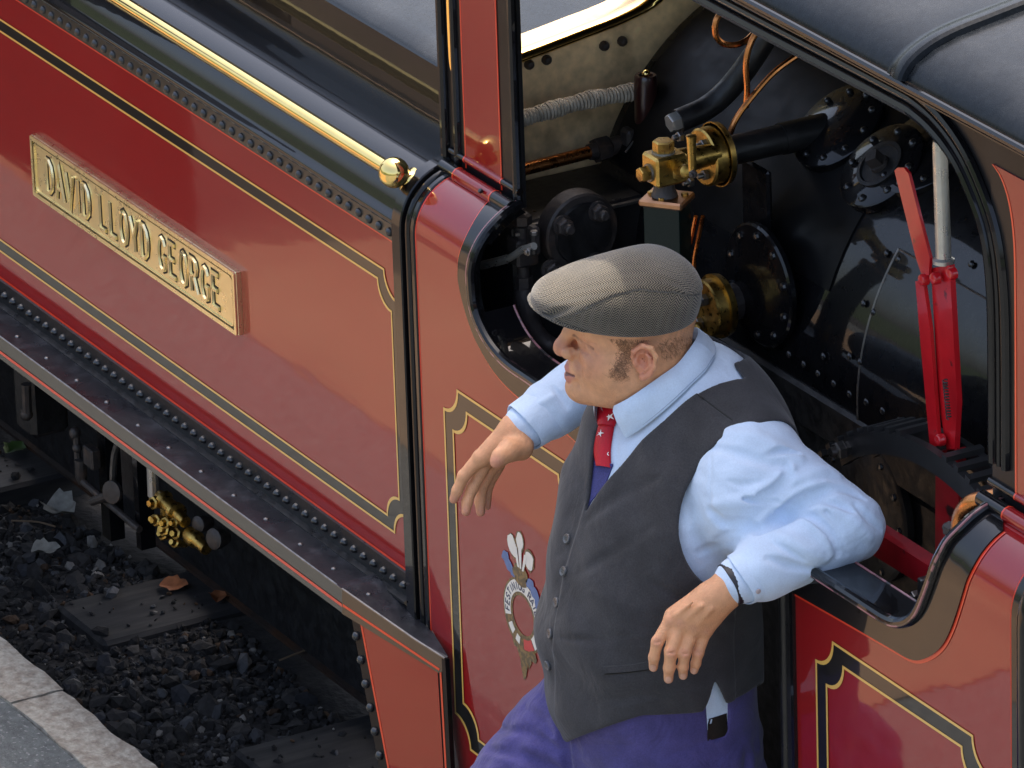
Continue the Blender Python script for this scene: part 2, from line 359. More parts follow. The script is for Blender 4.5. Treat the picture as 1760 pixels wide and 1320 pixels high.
# ---- lining panels: black band between two yellow lines, corners notched inwards
def notch_rect(x0, x1, z0, z1, r, n=9):
    pts = []
    for cx, cz, a0 in ((x0, z1, -90), (x1, z1, 180), (x1, z0, 90), (x0, z0, 0)):
        arc = [(cx + r * math.cos(rad(a0 + 90 * k / (n - 1))), cz + r * math.sin(rad(a0 + 90 * k / (n - 1)))) for k in range(n)]
        pts += arc
    # order: walk clockwise from the left side
    out = []
    for k, (cx, cz, a0, a1) in enumerate(((x0, z1, -90, 0), (x1, z1, 180, 270), (x1, z0, 90, 180), (x0, z0, 0, 90))):
        out += [(cx + r * math.cos(rad(a0 + (a1 - a0) * j / (n - 1))), cz + r * math.sin(rad(a0 + (a1 - a0) * j / (n - 1)))) for j in range(n)]
    return np.array(out)
def lining(x0, x1, z0, z1, r, w, g):
    for i0, i1, off, nm, mt in ((0, w, 0.0006, 'lining_band', 'lineblack'), (0, g, 0.0012, 'lining_line', 'gold'), (w - g, w, 0.0012, 'lining_line', 'gold')):
        a = notch_rect(x0 + i0, x1 - i0, z0 + i0, z1 - i0, r); c = notch_rect(x0 + i1, x1 - i1, z0 + i1, z1 - i1, r)
        b = P(); b.grid([[(p[0], -off, p[1]), (q[0], -off, q[1])] for p, q in zip(a, c)], closed_u=True); b.build(nm, mt, smooth=False)
lining(-0.232, 0.222, -0.715, -0.073, 0.048, 0.033, 0.0045)
lining(0.910, 1.388, -0.715, -0.074, 0.048, 0.033, 0.0045)
lining(-3.1, -0.374, -0.414, 0.057, 0.044, 0.027, 0.004)
# ---- tank
XT0, XT1 = -5.6, -0.366
b = P(); b.grid([[side(x, s) for x in np.linspace(XT0, XT1, 24)] for s in np.linspace(-0.47, 0.118, 4)]); b.build('tank_side', 'red')
b = P(); b.grid([[(x, -0.0008, z) for z in (0.1125, 0.1165)] for x in (XT0, XT1)]); b.build('vermilion_line', 'vermilion')
b = P(); b.grid([[(x, -0.0008, z) for z in (-0.469, -0.4645)] for x in (XT0, XT1)]); b.build('vermilion_line', 'vermilion')
b = P(); sec = [side(0, 0.118, 0.0), side(0, 0.118, 0.004), side(0, 0.148, 0.004)]
b.grid([[(x, p[1], p[2]) for p in sec] for x in (XT0, XT1)]); b.build('rivet_strip', 'fascia')
b = P(); sec = [(-0.004, 0.148)] + [(-0.009, 0.150), (-0.0115, 0.156), (-0.009, 0.163), (-0.002, 0.166)] + [(prof(s)[0] + pnorm(s)[1] * .002, prof(s)[1] + pnorm(s)[2] * .002) for s in np.linspace(0.172, STOP, 14)] + [(0.10, 0.2415), (0.12, 0.2415)]
b.grid([[(x, y, z) for y, z in sec] for x in np.linspace(XT0, XT1, 14)]); b.build('tank_top', 'black', auto=50)
b = P(); sec = [(0.112, 0.384), (0.118, 0.389), (0.16, 0.393), (0.25, 0.398), (0.40, 0.404), (0.6, 0.41), (0.75, 0.412), (0.9, .41), (1.25, .393), (1.38, .384), (1.385, .23)]
b.grid([[(x, y, z) for y, z in sec] for x in np.linspace(-5.6, -0.40, 10)]); b.build('boiler_casing', 'roof', auto=50)
b = P(); b.box((-5.6, 0.02, -0.46), (-0.40, 1.46, 0.22)); b.build('tank_body', 'soot')
b = P(); sec = [(0.115, 0.232), (0.115, 0.339), (0.1105, 0.340), (0.1105, 0.382), (0.113, 0.3855)]
b.grid([[(x, y, z) for y, z in sec] for x in (-5.6, -0.368)]); b.build('casing_side', 'black', smooth=False)
# bottom angle and footplate
b = P(); sec = [(0.0, -0.469), (-0.005, -0.470), (-0.005, -0.512), (-0.016, -0.5145), (-0.016, -0.519)]
b.grid([[(x, y, z) for y, z in sec] for x in (XT0, -0.369)]); b.build('bottom_angle', 'blacksatin', smooth=False)
b = P(); b.box((XT0, -0.073, -0.5235), (-0.452, 0.3, -0.5165)); b.build('footplate', 'footplate')
b = P(); b.box((XT0, -0.0775, -0.5605), (-0.452, -0.0735, -0.514), bev=.0015); b.build('footplate_fascia', 'fascia')
b = P(); b.grid([[(x, -0.0785, z) for z in (-0.5475, -0.5415)] for x in (XT0, -0.448)]); b.build('vermilion_line', 'vermilion')
b = P(); b.tube([(XT0, -0.0765, -0.5145), (-0.452, -0.0765, -0.5145)], 0.0022, 6); b.build('worn_edge', 'oilsteel')
# the footplate's end tapers in to the cab, with the sloping valance plate under it
v0, v1, v2 = at(605, 1062, Y=-.0765), at(767, 1133, Y=-.016), at(652, 1320, Y=-.0765); vn = (v1 - v0).cross(v2 - v0).normalized()
if vn.y > 0: vn = -vn
def onv(px, py, off=0.0):
    v = ray(px, py); t = (v0 - CAM_POS).dot(vn) / v.dot(vn); return CAM_POS + v * t + vn * off
def vplate(poly, off, t, name, mat):
    b = P(); n = len(poly); f_ = [onv(*p, off) for p in poly]; k_ = [onv(*p, off - t) for p in poly]
    b.add(f_ + k_, [tuple(range(n)), tuple(range(2 * n - 1, n - 1, -1))] + [(i, n + i, n + (i + 1) % n, (i + 1) % n) for i in range(n)]); return b.build(name, mat, smooth=False)
vplate([(603, 1056), (766, 1150), (790, 1560), (696, 1560)], 0, .008, 'valance_plate', 'blackmatt')
vplate([(622, 1066), (753, 1155), (777, 1556), (715, 1556)], .0012, .0006, 'valance_panel', 'red')
vplate([(619, 1064), (622, 1066), (715, 1556), (712, 1556)], .0018, .0006, 'vermilion_line', 'vermilion')
vplate([(756.5, 1150), (759.5, 1152), (782, 1556), (779, 1556)], .0018, .0006, 'vermilion_line', 'vermilion')
vplate([(590, 1011), (715, 1098), (767, 1131), (768, 1152), (756, 1156), (590, 1054)], .0028, .0040, 'fascia_end', 'fascia')
vplate([(592, 1037.5), (758, 1148.5), (757, 1152), (592, 1042)], .0034, .0006, 'vermilion_line', 'vermilion')
vplate([(762, 1131), (768, 1133), (790, 1560), (782, 1560)], .004, .010, 'valance_edge', 'blackmatt')
e0, e1, e2 = onv(590, 1011, .0028), onv(715, 1098, .0028), onv(767, 1131, .0028)
b = P(); b.grid([[p, Vector((p.x, y_, p.z + .002))] for p, y_ in ((e0 + Vector((-.02, 0, 0)), -.0125), (e0, -.0125), (e1, -.002), (e2, e2.y + .006))]); b.grid([[p + Vector((0, 0, -.006)), Vector((p.x, min(-.002, p.y + .05), p.z - .004))] for p in (e0, e1)]); b.build('footplate_end', 'footplate', smooth=False)
b = P(); b.tube([e0, e1, e2], .0022, 6); b.build('worn_edge', 'oilsteel')
# rivets: one of each, the rest share its mesh
def rivet_mesh(r, h, mat, n=10):
    b = MB(); b.lathe((0, 0, 0), (0, -1, 0), [(0, r), (h * 0.35, r * 0.93), (h * 0.7, r * 0.68), (h * 0.93, r * 0.3), (h, r * 0.02)], n); o = b.build('rivet', mat); me = o.data; bpy.data.objects.remove(o); return me
RV = rivet_mesh(0.0082, 0.0075, 'rivetblack'); RV2 = rivet_mesh(0.0062, 0.004, 'rivetblack', 8); RV3 = rivet_mesh(0.0078, 0.0095, 'rivetblack', 8); RV4 = rivet_mesh(0.0052, 0.003, 'oilsteel', 8)
def put(me, p, name='rivet', n=None, parent=None):
    o = bpy.data.objects.new(name, me); COL.objects.link(o); o.parent = LOCO
    M = Matrix.Translation(Vector(p))
    if n is not None: M = M @ Vector((0, -1, 0)).rotation_difference(Vector(n)).to_matrix().to_4x4()
    o.matrix_local = LOCO_INV @ M; return o
x = -0.388; k = 0
while x > -2.55: put(RV, (x, -0.004, 0.1315)); x -= 0.0347
x = -0.385
while x > -2.35: put(RV3, (x, -0.005, -0.4925)); x -= 0.0347
x = -0.43
while x > -2.4: put(RV4, (x + random.uniform(-.003, .003), -0.048, -0.5165), n=(0, 0, 1)); x -= 0.122
for px, py in ((613, 1093), (621, 1134), (629, 1175), (637, 1216), (645, 1257), (653, 1298), (661, 1342), (669, 1386)): put(RV, onv(px, py, .0005), n=vn)
# ---- nameplate with raised border and letters
NP0, NP1, NZ0, NZ1 = -1.745, -0.947, -0.2405, -0.124
def rrect(x0, x1, z0, z1, r, n=6):
    o = []
    for cx, cz, a0 in ((x1 - r, z1 - r, 90), (x1 - r, z0 + r, 0), (x0 + r, z0 + r, -90), (x0 + r, z1 - r, -180)):
        o += [(cx + r * math.cos(rad(a0 - 90 * k / (n - 1))), cz + r * math.sin(rad(a0 - 90 * k / (n - 1)))) for k in range(n)]
    return o
b = P(); b.box((NP0, -0.010, NZ0), (NP1, 0.001, NZ1), bev=.0012); npl = b.build('nameplate', 'plate')
def ring(name, mat, i0, i1, y0, y1, r0, par):
    b = P(); a = rrect(NP0 + i0, NP1 - i0, NZ0 + i0, NZ1 - i0, r0); c = rrect(NP0 + i1, NP1 - i1, NZ0 + i1, NZ1 - i1, max(r0 - (i1 - i0), .002))
    b.grid([[(p[0], y0, p[1]), (p[0], y1, p[1]), (q[0], y1, q[1]), (q[0], y0, q[1])] for p, q in zip(a, c)], closed_u=True)
    o = MB.build(b, name, mat, par); o.matrix_parent_inverse = Matrix.Identity(4); return o
ring('border', 'plate', 0.0005, 0.0085, -0.0095, -0.0135, .004, npl)
ring('recess', 'darkgold', 0.0085, 0.0115, -0.0102, -0.0104, .010, npl)
ring('border', 'plate', 0.0115, 0.0135, -0.0095, -0.0125, .010, npl)
STROKES = {  # letters drawn as strokes in a box 1 wide, 1 high
 'D': [[(0, 0), (0, 1)], [(0, 1), (.45, 1), (.8, .85), (.95, .6), (.95, .4), (.8, .15), (.45, 0), (0, 0)]], 'A': [[(-.05, 0), (.5, 1), (1.05, 0)], [(.18, .32), (.82, .32)]],
 'V': [[(-.05, 1), (.5, 0), (1.05, 1)]], 'I': [[(.5, 0), (.5, 1)]], 'L': [[(0, 1), (0, 0), (.85, 0)]],
 'O': [[(.5, 1), (.2, .92), (.02, .68), (.0, .5), (.02, .32), (.2, .08), (.5, 0), (.8, .08), (.98, .32), (1, .5), (.98, .68), (.8, .92), (.5, 1)]],
 'Y': [[(-.05, 1), (.5, .45), (1.05, 1)], [(.5, .45), (.5, 0)]], 'G': [[(.95, .78), (.75, .95), (.5, 1), (.2, .92), (.02, .68), (0, .5), (.02, .32), (.2, .08), (.5, 0), (.8, .06), (.95, .2), (.95, .42), (.6, .42)]],
 'E': [[(.85, 1), (0, 1), (0, 0), (.85, 0)], [(0, .52), (.7, .52)]], 'R': [[(0, 0), (0, 1), (.5, 1), (.8, .93), (.92, .75), (.8, .58), (.5, .5), (0, .5)], [(.45, .5), (.95, 0)]],
 'F': [[(.85, 1), (0, 1), (0, 0)], [(0, .52), (.7, .52)]], 'S': [[(.9, .8), (.7, .97), (.35, .98), (.08, .82), (.12, .6), (.5, .5), (.88, .38), (.92, .17), (.65, .02), (.3, .02), (.05, .2)]],
 'T': [[(0, 1), (1, 1)], [(.5, 1), (.5, 0)]], 'N': [[(0, 0), (0, 1), (.9, 0), (.9, 1)]], 'W': [[(-.1, 1), (.22, 0), (.5, .75), (.78, 0), (1.1, 1)]], ' ': []}
def stroke_mesh(b, strokes, w, h, t, mapf, d):
    """each stroke a flat bar with thickness, mapf (x, z, proud) -> point"""
    for st in strokes:
        Q = [np.array([p[0] * w, p[1] * h]) for p in st]; n = len(Q)
        closed = n > 2 and np.linalg.norm(Q[0] - Q[-1]) < 1e-6
        L_, R_ = [], []
        for i in range(n):
            if closed: a, c = Q[(i - 1) % (n - 1)], Q[(i + 1) % (n - 1)]
            else: a, c = Q[max(i - 1, 0)], Q[min(i + 1, n - 1)]
            d1 = Q[i] - a; d2 = c - Q[i]
            n1 = np.array([-d1[1], d1[0]]) / (np.linalg.norm(d1) + 1e-9); n2 = np.array([-d2[1], d2[0]]) / (np.linalg.norm(d2) + 1e-9)
            if np.linalg.norm(d1) < 1e-9: n1 = n2
            if np.linalg.norm(d2) < 1e-9: n2 = n1
            nn = n1 + n2; nn /= np.linalg.norm(nn) + 1e-9; sc_ = 1 / max(0.45, nn @ n1)
            ext = np.zeros(2)
            L_.append(Q[i] + nn * t * sc_); R_.append(Q[i] - nn * t * sc_)
        e = t * 0.25
        rows = [[mapf(*l, 0), mapf(*(l * .8 + r * .2), d), mapf(*(l * .2 + r * .8), d), mapf(*r, 0)] for l, r in zip(L_, R_)]
        b.grid(rows)
        for rr in (rows[0], rows[-1]): b.add(rr, [(0, 1, 2, 3)])
txt = 'DAVID LLOYD GEORGE'; LW, LH, LS = 0.027, 0.061, 0.0140
adv = [(0.010 if c == 'I' else LW) + LS if c != ' ' else 0.026 for c in txt]; x = (NP0 + NP1) / 2 - (sum(adv) - LS) / 2
for c, a in zip(txt, adv):
    if c != ' ':
        w = 0.010 if c == 'I' else LW; x0 = x
        b = P(); stroke_mesh(b, STROKES[c], w, LH, 0.0038, lambda u, v, p, x0=x0: (x0 + u, -0.0097 - p, (NZ0 + NZ1) / 2 - LH / 2 + v), 0.0052)
        o = MB.build(b, 'letter', 'plate', npl); o.matrix_parent_inverse = Matrix.Identity(4)
        b = P(); stroke_mesh(b, STROKES[c], w, LH, 0.0068, lambda u, v, p, x0=x0: (x0 + u, -0.0103 - p, (NZ0 + NZ1) / 2 - LH / 2 + v), 0.0008)  # wider dark layer painted in as the shade round each letter
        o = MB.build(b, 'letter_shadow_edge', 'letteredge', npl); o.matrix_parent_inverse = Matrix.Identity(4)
    x += a
# ---- brass handrail along the tank
b = P(); b.cyl((-1.66, 0.0, 0.2385), (-0.36, 0.0, 0.2385), 0.0125, 16); hr = b.build('handrail', 'brass')
def subpart(b, name, mat, par, **k):
    o = MB.build(b, name, mat, par, **k); o.matrix_parent_inverse = Matrix.Identity(4); return o
sn = pnorm(ZB + RB * rad(48)); sv = Vector(sn)
for xs in (-0.372, -1.645):
    c = Vector((xs, 0.0, 0.2385)); base = Vector(side(xs, ZB + RB * rad(48)))
    b = MB(); b.sphere(c, 0.0255, 22); subpart(b, 'rail_ball', 'brass', hr)
    b = MB(); h = (c - base).length; b.lathe(base, c - base, [(0, 0.0225), (0.005, 0.0225), (0.009, 0.017), (0.013, 0.0125), (h * 0.5, 0.0105), (h - .022, 0.0125)], 20); subpart(b, 'rail_stanchion', 'brass', hr)
# ---- pillars, cantrail, roof
def slab(x0, x1, z0, z1, y, t, name, mat):
    b = P(); b.box((x0, y, z0), (x1, y + t, z1), bev=.0015); return b.build(name, mat)
for (x0, x1, r0, r1) in ((-0.366, -0.117, -0.292, -0.175), (1.252, 1.497, 1.318, 1.42)):
    slab(x0, x1, 0.238, 0.80, 0.090, 0.012, 'pillar', 'blackmatt')
    if x0 < 0: slab(r0, r1, 0.262, 0.80, 0.0885, 0.003, 'pillar_panel', 'red'); segs = [(r0, r0), (r1, r1)]
    for xx in ((r0, r1) if x0 < 0 else ()): slab(xx - .0018, xx + .0018, 0.252, 0.80, 0.0878, 0.002, 'vermilion_line', 'vermilion')
    for xx, rr in (((x0 + .010, 0.010), (x0 + .05, 0.0075), (x1 - .006, 0.008)) if x0 < 0 else ()):
        b = P(); b.tube([(xx, 0.089, 0.24), (xx, 0.089, 0.765)], rr, 10); b.build('pillar_bead', 'black')
# foot mouldings, red in the middle with black ends
for xa, xb, ra, rb_ in ((-0.34, -0.115, -0.292, -0.172), (1.25, 1.50, 1.318, 1.50)):
    for (y, z, r) in ((0.074, 0.244, 0.0125), (0.0885, 0.268, 0.006)):
        for u0, u1, mt in ((xa, ra, 'black'), (ra + .0035, rb_, 'red'), (rb_ + .0035, xb, 'black')):
            if u1 - u0 > .01:
                b = P(); b.cyl((u0, y, z), (u1, y, z), r, 12); b.build('foot_moulding', mt)
        for u in (ra, rb_):
            b = P(); b.cyl((u, y, z), (u + .0035, y, z), r * 1.03, 12); b.build('vermilion_line', 'vermilion')
    b = P(); b.cyl((rb_ - .02, 0.061, 0.250), (rb_ - .02, 0.058, 0.2535), 0.004, 8); b.build('screw', 'soot')
# right pillar red panel with rounded top corner
cpx = [(1707, 282), (1722, 305), (1735, 345), (1743, 400)]
cr = [A(*p, Y=0.0885) for p in cpx]
poly = [(1.60, cr[0][2]), (cr[0][0], cr[0][2])] + [(q[0], q[2]) for q in cr[1:]] + [(1.318, 0.60), (1.318, 0.265), (1.60, 0.265)]
b = P(); b.prism(poly, 0.0878, 0.090); b.build('pillar_panel', 'red', smooth=False)
lp = [(q[0], 0.0872, q[2]) for q in cr] + [(1.318, 0.0872, 0.60), (1.318, 0.0872, 0.265)]
b = P(); b.grid([[(p[0] - .0022, p[1], p[2]), (p[0] + .0022, p[1], p[2])] for p in spline(lp, 24)]); b.build('vermilion_line', 'vermilion', smooth=False)
# cantrail with the rounded upper corner of the look-out
cant = [A(*p, Y=0.09) for p in [(1204, 3), (1531, 177), (1575, 203), (1612, 238), (1645, 285), (1672, 345), (1690, 400), (1700, 470)]]
poly = [(-0.366, 0.768)] + [(q[0], q[2]) for q in cant] + [(1.2525, 0.58), (1.60, 0.58), (1.60, 0.86), (-0.366, 0.86)]
b = P(); b.prism(poly, 0.092, 0.103); b.build('cantrail', 'blackmatt', smooth=False)
cl = spline([(-0.366, 0.0895, 0.768)] + [(q[0], 0.0895, q[2]) for q in cant] + [(1.2525, 0.0895, 0.5), (1.2525, 0.0895, 0.3)], 60)
for dz, r in ((0.006, 0.009), (0.023, 0.006), (0.039, 0.008)):
    off = curve_off(cl[:, [0, 2]], dz); b = P(); b.tube([(p[0], 0.089, p[1]) for p in off], r, 8); b.build('opening_bead', 'black')
RP = [(0.046, 0.826), (0.044, 0.834), (0.048, 0.845), (0.061, 0.860), (0.091, 0.876), (0.13, 0.887), (0.188, 0.896), (0.25, 0.905), (0.35, 0.917), (0.5, 0.93), (0.75, 0.938)]
def roof_sec(k): return [(y, z + k) for y, z in RP] + [(1.5 - y, z + k) for y, z in RP[::-1][1:]]
XRF0, XRF1 = -0.42, 1.62
b = P(); out = roof_sec(0.0); b.grid([[(x, y, z) for y, z in out] for x in np.linspace(XRF0, XRF1, 30)])
inn = [(y, z - 0.006) for y, z in out]; b.grid([[(x, y, z) for y, z in inn] for x in (XRF0, XRF1)])
roof = b.build('roof', 'roof', auto=60)
b = MB(); b.tube([(XRF0, 0.046, 0.829), (XRF1, 0.046, 0.829)], 0.0075, 10); subpart(b, 'roof_rim', 'black', roof)
b = MB(); b.tube([(XRF0, 0.075, 0.815), (XRF1, 0.075, 0.815)], 0.008, 8); b.box((XRF0, 0.05, 0.815), (XRF1, 0.12, 0.824)); subpart(b, 'gutter', 'black', roof)
XRB = at(1549, 130, Y=0.05).x
b = MB(); sec = [(-0.022, 0.0), (-0.0215, 0.005), (-0.010, 0.0055), (-0.005, 0.009), (0.006, 0.012), (0.016, 0.012), (0.0205, 0.008), (0.022, 0.0)]
RPd = spline(RP, 40); tn = np.gradient(RPd, axis=0); tn /= np.linalg.norm(tn, axis=1)[:, None]
b.grid([[(XRB + sx, p[0] - t[1] * h, p[1] + t[0] * h) for sx, h in sec] for p, t in list(zip(RPd, tn))[2:]])
p, t = RPd[2], tn[2]; b.add([(XRB + sx, p[0] - t[1] * h, p[1] + t[0] * h) for sx, h in sec], [tuple(range(8))])
subpart(b, 'roof_rib', 'roof', roof)
# ---- inside of the cab
b = P(); b.box((-0.40, 0.10, -1.08), (-0.392, 1.4, 0.22)); b.box((1.60, 0.10, -1.08), (1.61, 1.4, 0.30)); b.box((-0.39, 1.40, -1.08), (1.6, 1.41, 0.05)); b.box((-0.39, 0.02, -1.1), (1.6, 1.4, -1.075)); b.build('cab_lining', 'soot')
XS = -0.335
wpts = [(0.13, 0.405), (0.211, 0.413), (0.33, 0.430), (0.40, 0.441), (0.455, 0.458), (0.485, 0.49), (0.495, 0.54), (0.495, 0.66), (0.48, 0.70), (0.44, 0.72), (0.2, 0.72), (0.13, 0.70), (0.115, 0.65), (0.112, 0.45), (0.118, 0.415), (0.13, 0.405)]
W_ = spline(wpts, 72)[:-1]
cy, cz = 0.31, 0.56
def outer(p):
    v = p - np.array([cy, cz]); k = 1e9
    for a, lo, hi in ((0, 0.10, 1.40), (1, -0.2, 0.93)):
        if v[a] > 1e-6: k = min(k, (hi - (cy, cz)[a]) / v[a])
        if v[a] < -1e-6: k = min(k, (lo - (cy, cz)[a]) / v[a])
    return np.array([cy, cz]) + v * k
b = P(); b.grid([[(XS, *(w * (1 - t) + outer(w) * t)) for t in (0, .15, .4, 1)] for w in W_], closed_u=True); b.grid([[(XS, *w), (XS - .055, *w)] for w in W_], closed_u=True); b.build('spectacle_plate', 'cream')
b = P(); rim = [[(XS + .022 * math.sin(a) + .002, *(np.array([cy, cz]) + (w - np.array([cy, cz])) * (1 + 0.045 - 0.085 * math.cos(a)))) for a in np.linspace(0, math.pi, 9)] for w in W_]
b.grid(rim, closed_u=True); b.build('window_rim', 'brass')
b = P(); pts = [(XS - .03, *w) for w in W_]; b.add(pts, [tuple(range(len(pts)))])
for (px, py) in ((908, 110), (938, 102), (1037, 78), (1068, 70)):
    p = at(px, py, X=XS); b2 = P(); b2.lathe(p, (1, 0, 0), [(0, .0085), (.006, .0085), (.0105, .0055), (.012, .001)], 10); b2.build('bolt', 'iron')
p = at(1193, 165, X=XS); b = P(); b.lathe(p, (1, 0, 0), [(0, .007), (.004, .006), (.006, .001)], 10); b.build('bolt', 'pinkedge')
# lagged pipe bound with rope: a core and one winding after another
lp = spline([A(870, 214, X=-.27), A(900, 203, X=-.27), A(1010, 172, X=-.27), A(1090, 157, X=-.27), A(1135, 140, X=-.27), A(1180, 98, X=-.27), A(1222, 55, X=-.27), A(1250, 10, X=-.27)], 160)
b = P(); b.tube([p for p in lp], 0.0095, 10)
lag = b.build('lagged_pipe', 'rope')
b = MB(); T_ = np.gradient(lp, axis=0); T_ /= np.linalg.norm(T_, axis=1)[:, None]
seg = np.concatenate([[0], np.cumsum(np.linalg.norm(np.diff(lp, axis=0), axis=1))])
hel = []; nturn = seg[-1] / 0.0062; kk = int(nturn * 14)
for i in range(kk + 1):
    s_ = seg[-1] * i / kk; p = np.array([np.interp(s_, seg, lp[:, j]) for j in range(3)]); t = np.array([np.interp(s_, seg, T_[:, j]) for j in range(3)]); t /= np.linalg.norm(t)
    u_ = np.cross(t, [1, 0, 0]); u_ /= np.linalg.norm(u_); v_ = np.cross(t, u_); a = 2 * math.pi * nturn * i / kk
    rr = 0.0118 + 0.0012 * math.sin(s_ * 90) + 0.0006 * math.sin(s_ * 330)
    hel.append(p + (u_ * math.cos(a) + v_ * math.sin(a)) * rr)
b.tube(hel, 0.0030, 5, cap=False); subpart(b, 'rope_winding', 'rope', lag)['kind'] = 'stuff'
# copper feed pipe with union nut and the dark valve body behind the regulator
pa, pb = A(870, 299, X=-.27), A(1012, 262, X=-.27); dr = (pb - pa) / np.linalg.norm(pb - pa)
b = P(); b.tube([pa, pb], 0.0105, 14); b.build('copper_pipe', 'copper')
b = P(); b.lathe(pb, dr, [(0, .013), (.008, .014), (.012, .0135)], 14); b.lathe(pb + dr * .012, dr, [(0, .021), (.022, .021), (.026, .018)], 6); b.lathe(pb + dr * .038, dr, [(0, .015), (.03, .015)], 14); b.build('union_nut', 'iron')
c = A(1095, 235, X=-.255)
b = P(); b.lathe(pb + dr * .066, dr, [(0, .018), (.004, .026), (.012, .027), (.016, .02), (.05, .022), (.055, .03), (.066, .03), (.07, .018), (.13, .016)], 16)
b.lathe(c + np.array([0, 0, -.045]), (0, 0, 1), [(0, .022), (.01, .028), (.03, .026), (.05, .02), (.06, .02)], 16)
b.box(c + np.array([-.01, -.028, -.055]), c + np.array([.02, -.006, .02]), bev=.005); b.nut(A(1108, 258, X=-.235), (1, -.2, 0), .011, .01, stud=.006); b.build('steam_valve', 'iron')
b = P(); b.tube([A(1075, 262, X=-.23), A(1094, 236, X=-.23), A(1106, 258, X=-.228)], .0022, 6); b.build('valve_clip', 'oilsteel')
hb = A(1108, 212, X=-.24); ht = A(1110, 128, X=-.24); ax = Vector(ht - hb)
b = P(); L_ = ax.length; b.lathe(hb, ax, [(0, .015), (.004, .0165), (L_ * .4, .0175), (L_ * .8, .019), (L_ - .004, .0185), (L_, .0165), (L_ - .001, .012), (L_ - .006, .011)], 20); rh = b.build('regulator_handle', 'wood')
b = MB(); b.sphere(Vector(ht) + Vector((0, 0, .001)), .0075, 12); subpart(b, 'handle_tip', 'brass', rh)
b = MB(); b.lathe(Vector(hb) - ax.normalized() * .016, ax, [(0, .012), (.006, .018), (.016, .0155)], 16); subpart(b, 'handle_collar', 'iron', rh)
# dark box below the plate, its top receding
b = P(); b.box((XS + .002, 0.10, -0.30), (-0.16, 0.62, 0.193), bev=.008); b.build('toolbox', 'blacksatin')
b = P(); b.tube([(-0.158, 0.10, 0.188), (-0.158, 0.62, 0.188)], .004, 6); b.build('toolbox_edge', 'oilsteel')
# large bolted flange
fc = Vector(A(984, 390, X=-.155)); b = P(); b.lathe(fc, (1, 0, 0), [(0, .066), (.03, .066), (.034, .063)], 36); fl = b.build('bolted_flange', 'iron')
b = MB(); b.lathe(fc + Vector((.034, 0, 0)), (1, 0, 0), [(0, .052), (.005, .050), (.006, .01)], 30); subpart(b, 'flange_face', 'soot', fl)
for k, (px, py) in enumerate(((965, 386), (1025, 362), (945, 462), (1020, 450))):
    p = at(px, py, X=fc.x + .036); b = MB(); b.lathe(p, (1, 0, 0), [(0, .017), (.005, .017), (.006, .013)], 16); b.lathe(p + Vector((.006, 0, 0)), (1, -.1, .05), [(0, .0145), (.012, .0145), (.015, .012)], 6); b.lathe(p + Vector((.02, 0, 0)), (1, -.1, .05), [(0, .0085), (.012, .008), (.014, .006)], 12); subpart(b, 'flange_bolt', 'iron', fl)
# drain valve with lever near the look-out edge
YV = 0.115
v0 = A(893, 330, Y=YV); v1 = A(897, 372, Y=YV)
b = P(); b.tube([A(889, 150, Y=YV), A(893, 330, Y=YV), A(896, 368, Y=YV)], .006, 10)
b.lathe(A(897, 366, Y=YV), (0, 0, -1), [(0, .010), (.004, .016), (.018, .016), (.021, .013)], 6)
b.lathe(A(898, 388, Y=YV), (0, 0, -1), [(0, .013), (.03, .013)], 14)
b.box(A(898, 428, Y=YV) - np.array([.02, .02, .025]), A(898, 428, Y=YV) + np.array([.02, .02, .022]), bev=.004)
b.box(A(875, 408, Y=YV) - np.array([.012, .014, .012]), A(875, 408, Y=YV) + np.array([.02, .01, .01]), bev=.004); b.box(A(918, 415, Y=YV) - np.array([.012, .008, .022]), A(918, 415, Y=YV) + np.array([.01, .008, .026]), bev=.004)
b.lathe(A(899, 455, Y=YV), (0, 0, -1), [(0, .011), (.02, .011)], 14); b.lathe(A(900, 474, Y=YV), (0, 0, -1), [(0, .015), (.022, .015), (.024, .012)], 6)
b.tube(spline([A(901, 495, Y=YV), A(905, 530, Y=YV), A(920, 572, Y=YV + .01), A(950, 598, Y=YV + .03), A(1000, 612, Y=YV + .05)], 16), .0165, 14); dv = b.build('drain_valve', 'iron')
for q in ((862, 402), (890, 404), (918, 403)):
    b = MB(); b.nut(A(*q, Y=YV - .01), (0, 0, 1), .007, .006); subpart(b, 'bolt', 'oilsteel', dv)
lv = [A(828, 456, Y=.075), A(868, 446, Y=.078), A(884, 439, Y=.08), A(896, 430, Y=.082), A(918, 423, Y=.085)]
b = MB(); b.tube(spline(lv, 14), [.0072] * 6 + [.006] * 8, 10); subpart(b, 'valve_lever', 'steel', dv)
b = MB(); b.nut(A(910, 432, Y=.078), (0.3, -1, 0), .007, .006, stud=.004); subpart(b, 'bolt', 'oilsteel', dv)
# ---- boiler barrel with seams and rivets
YC, ZC, RC = 0.74, 0.07, 0.42
def barrel(x, a, off=0.0): return (x, YC - (RC + off) * math.cos(a), ZC + (RC + off) * math.sin(a))
def bnorm(a): return (0, -math.cos(a), math.sin(a))
def on_barrel(px, py):
    v = ray(px, py); o = CAM_POS; oy, oz = o.y - YC, o.z - ZC
    a = v.y**2 + v.z**2; b_ = 2 * (oy * v.y + oz * v.z); c_ = oy**2 + oz**2 - RC**2; D_ = b_ * b_ - 4 * a * c_
    t = (-b_ - math.sqrt(max(D_, 0))) / (2 * a); p = o + v * t
    return p.x, math.atan2(p.z - ZC, YC - p.y)
b = P(); b.grid([[barrel(x, a) for a in np.linspace(-0.6, math.pi + .6, 60)] for x in np.linspace(-0.30, 1.58, 20)]); b.build('boiler_barrel', 'boilerblack')
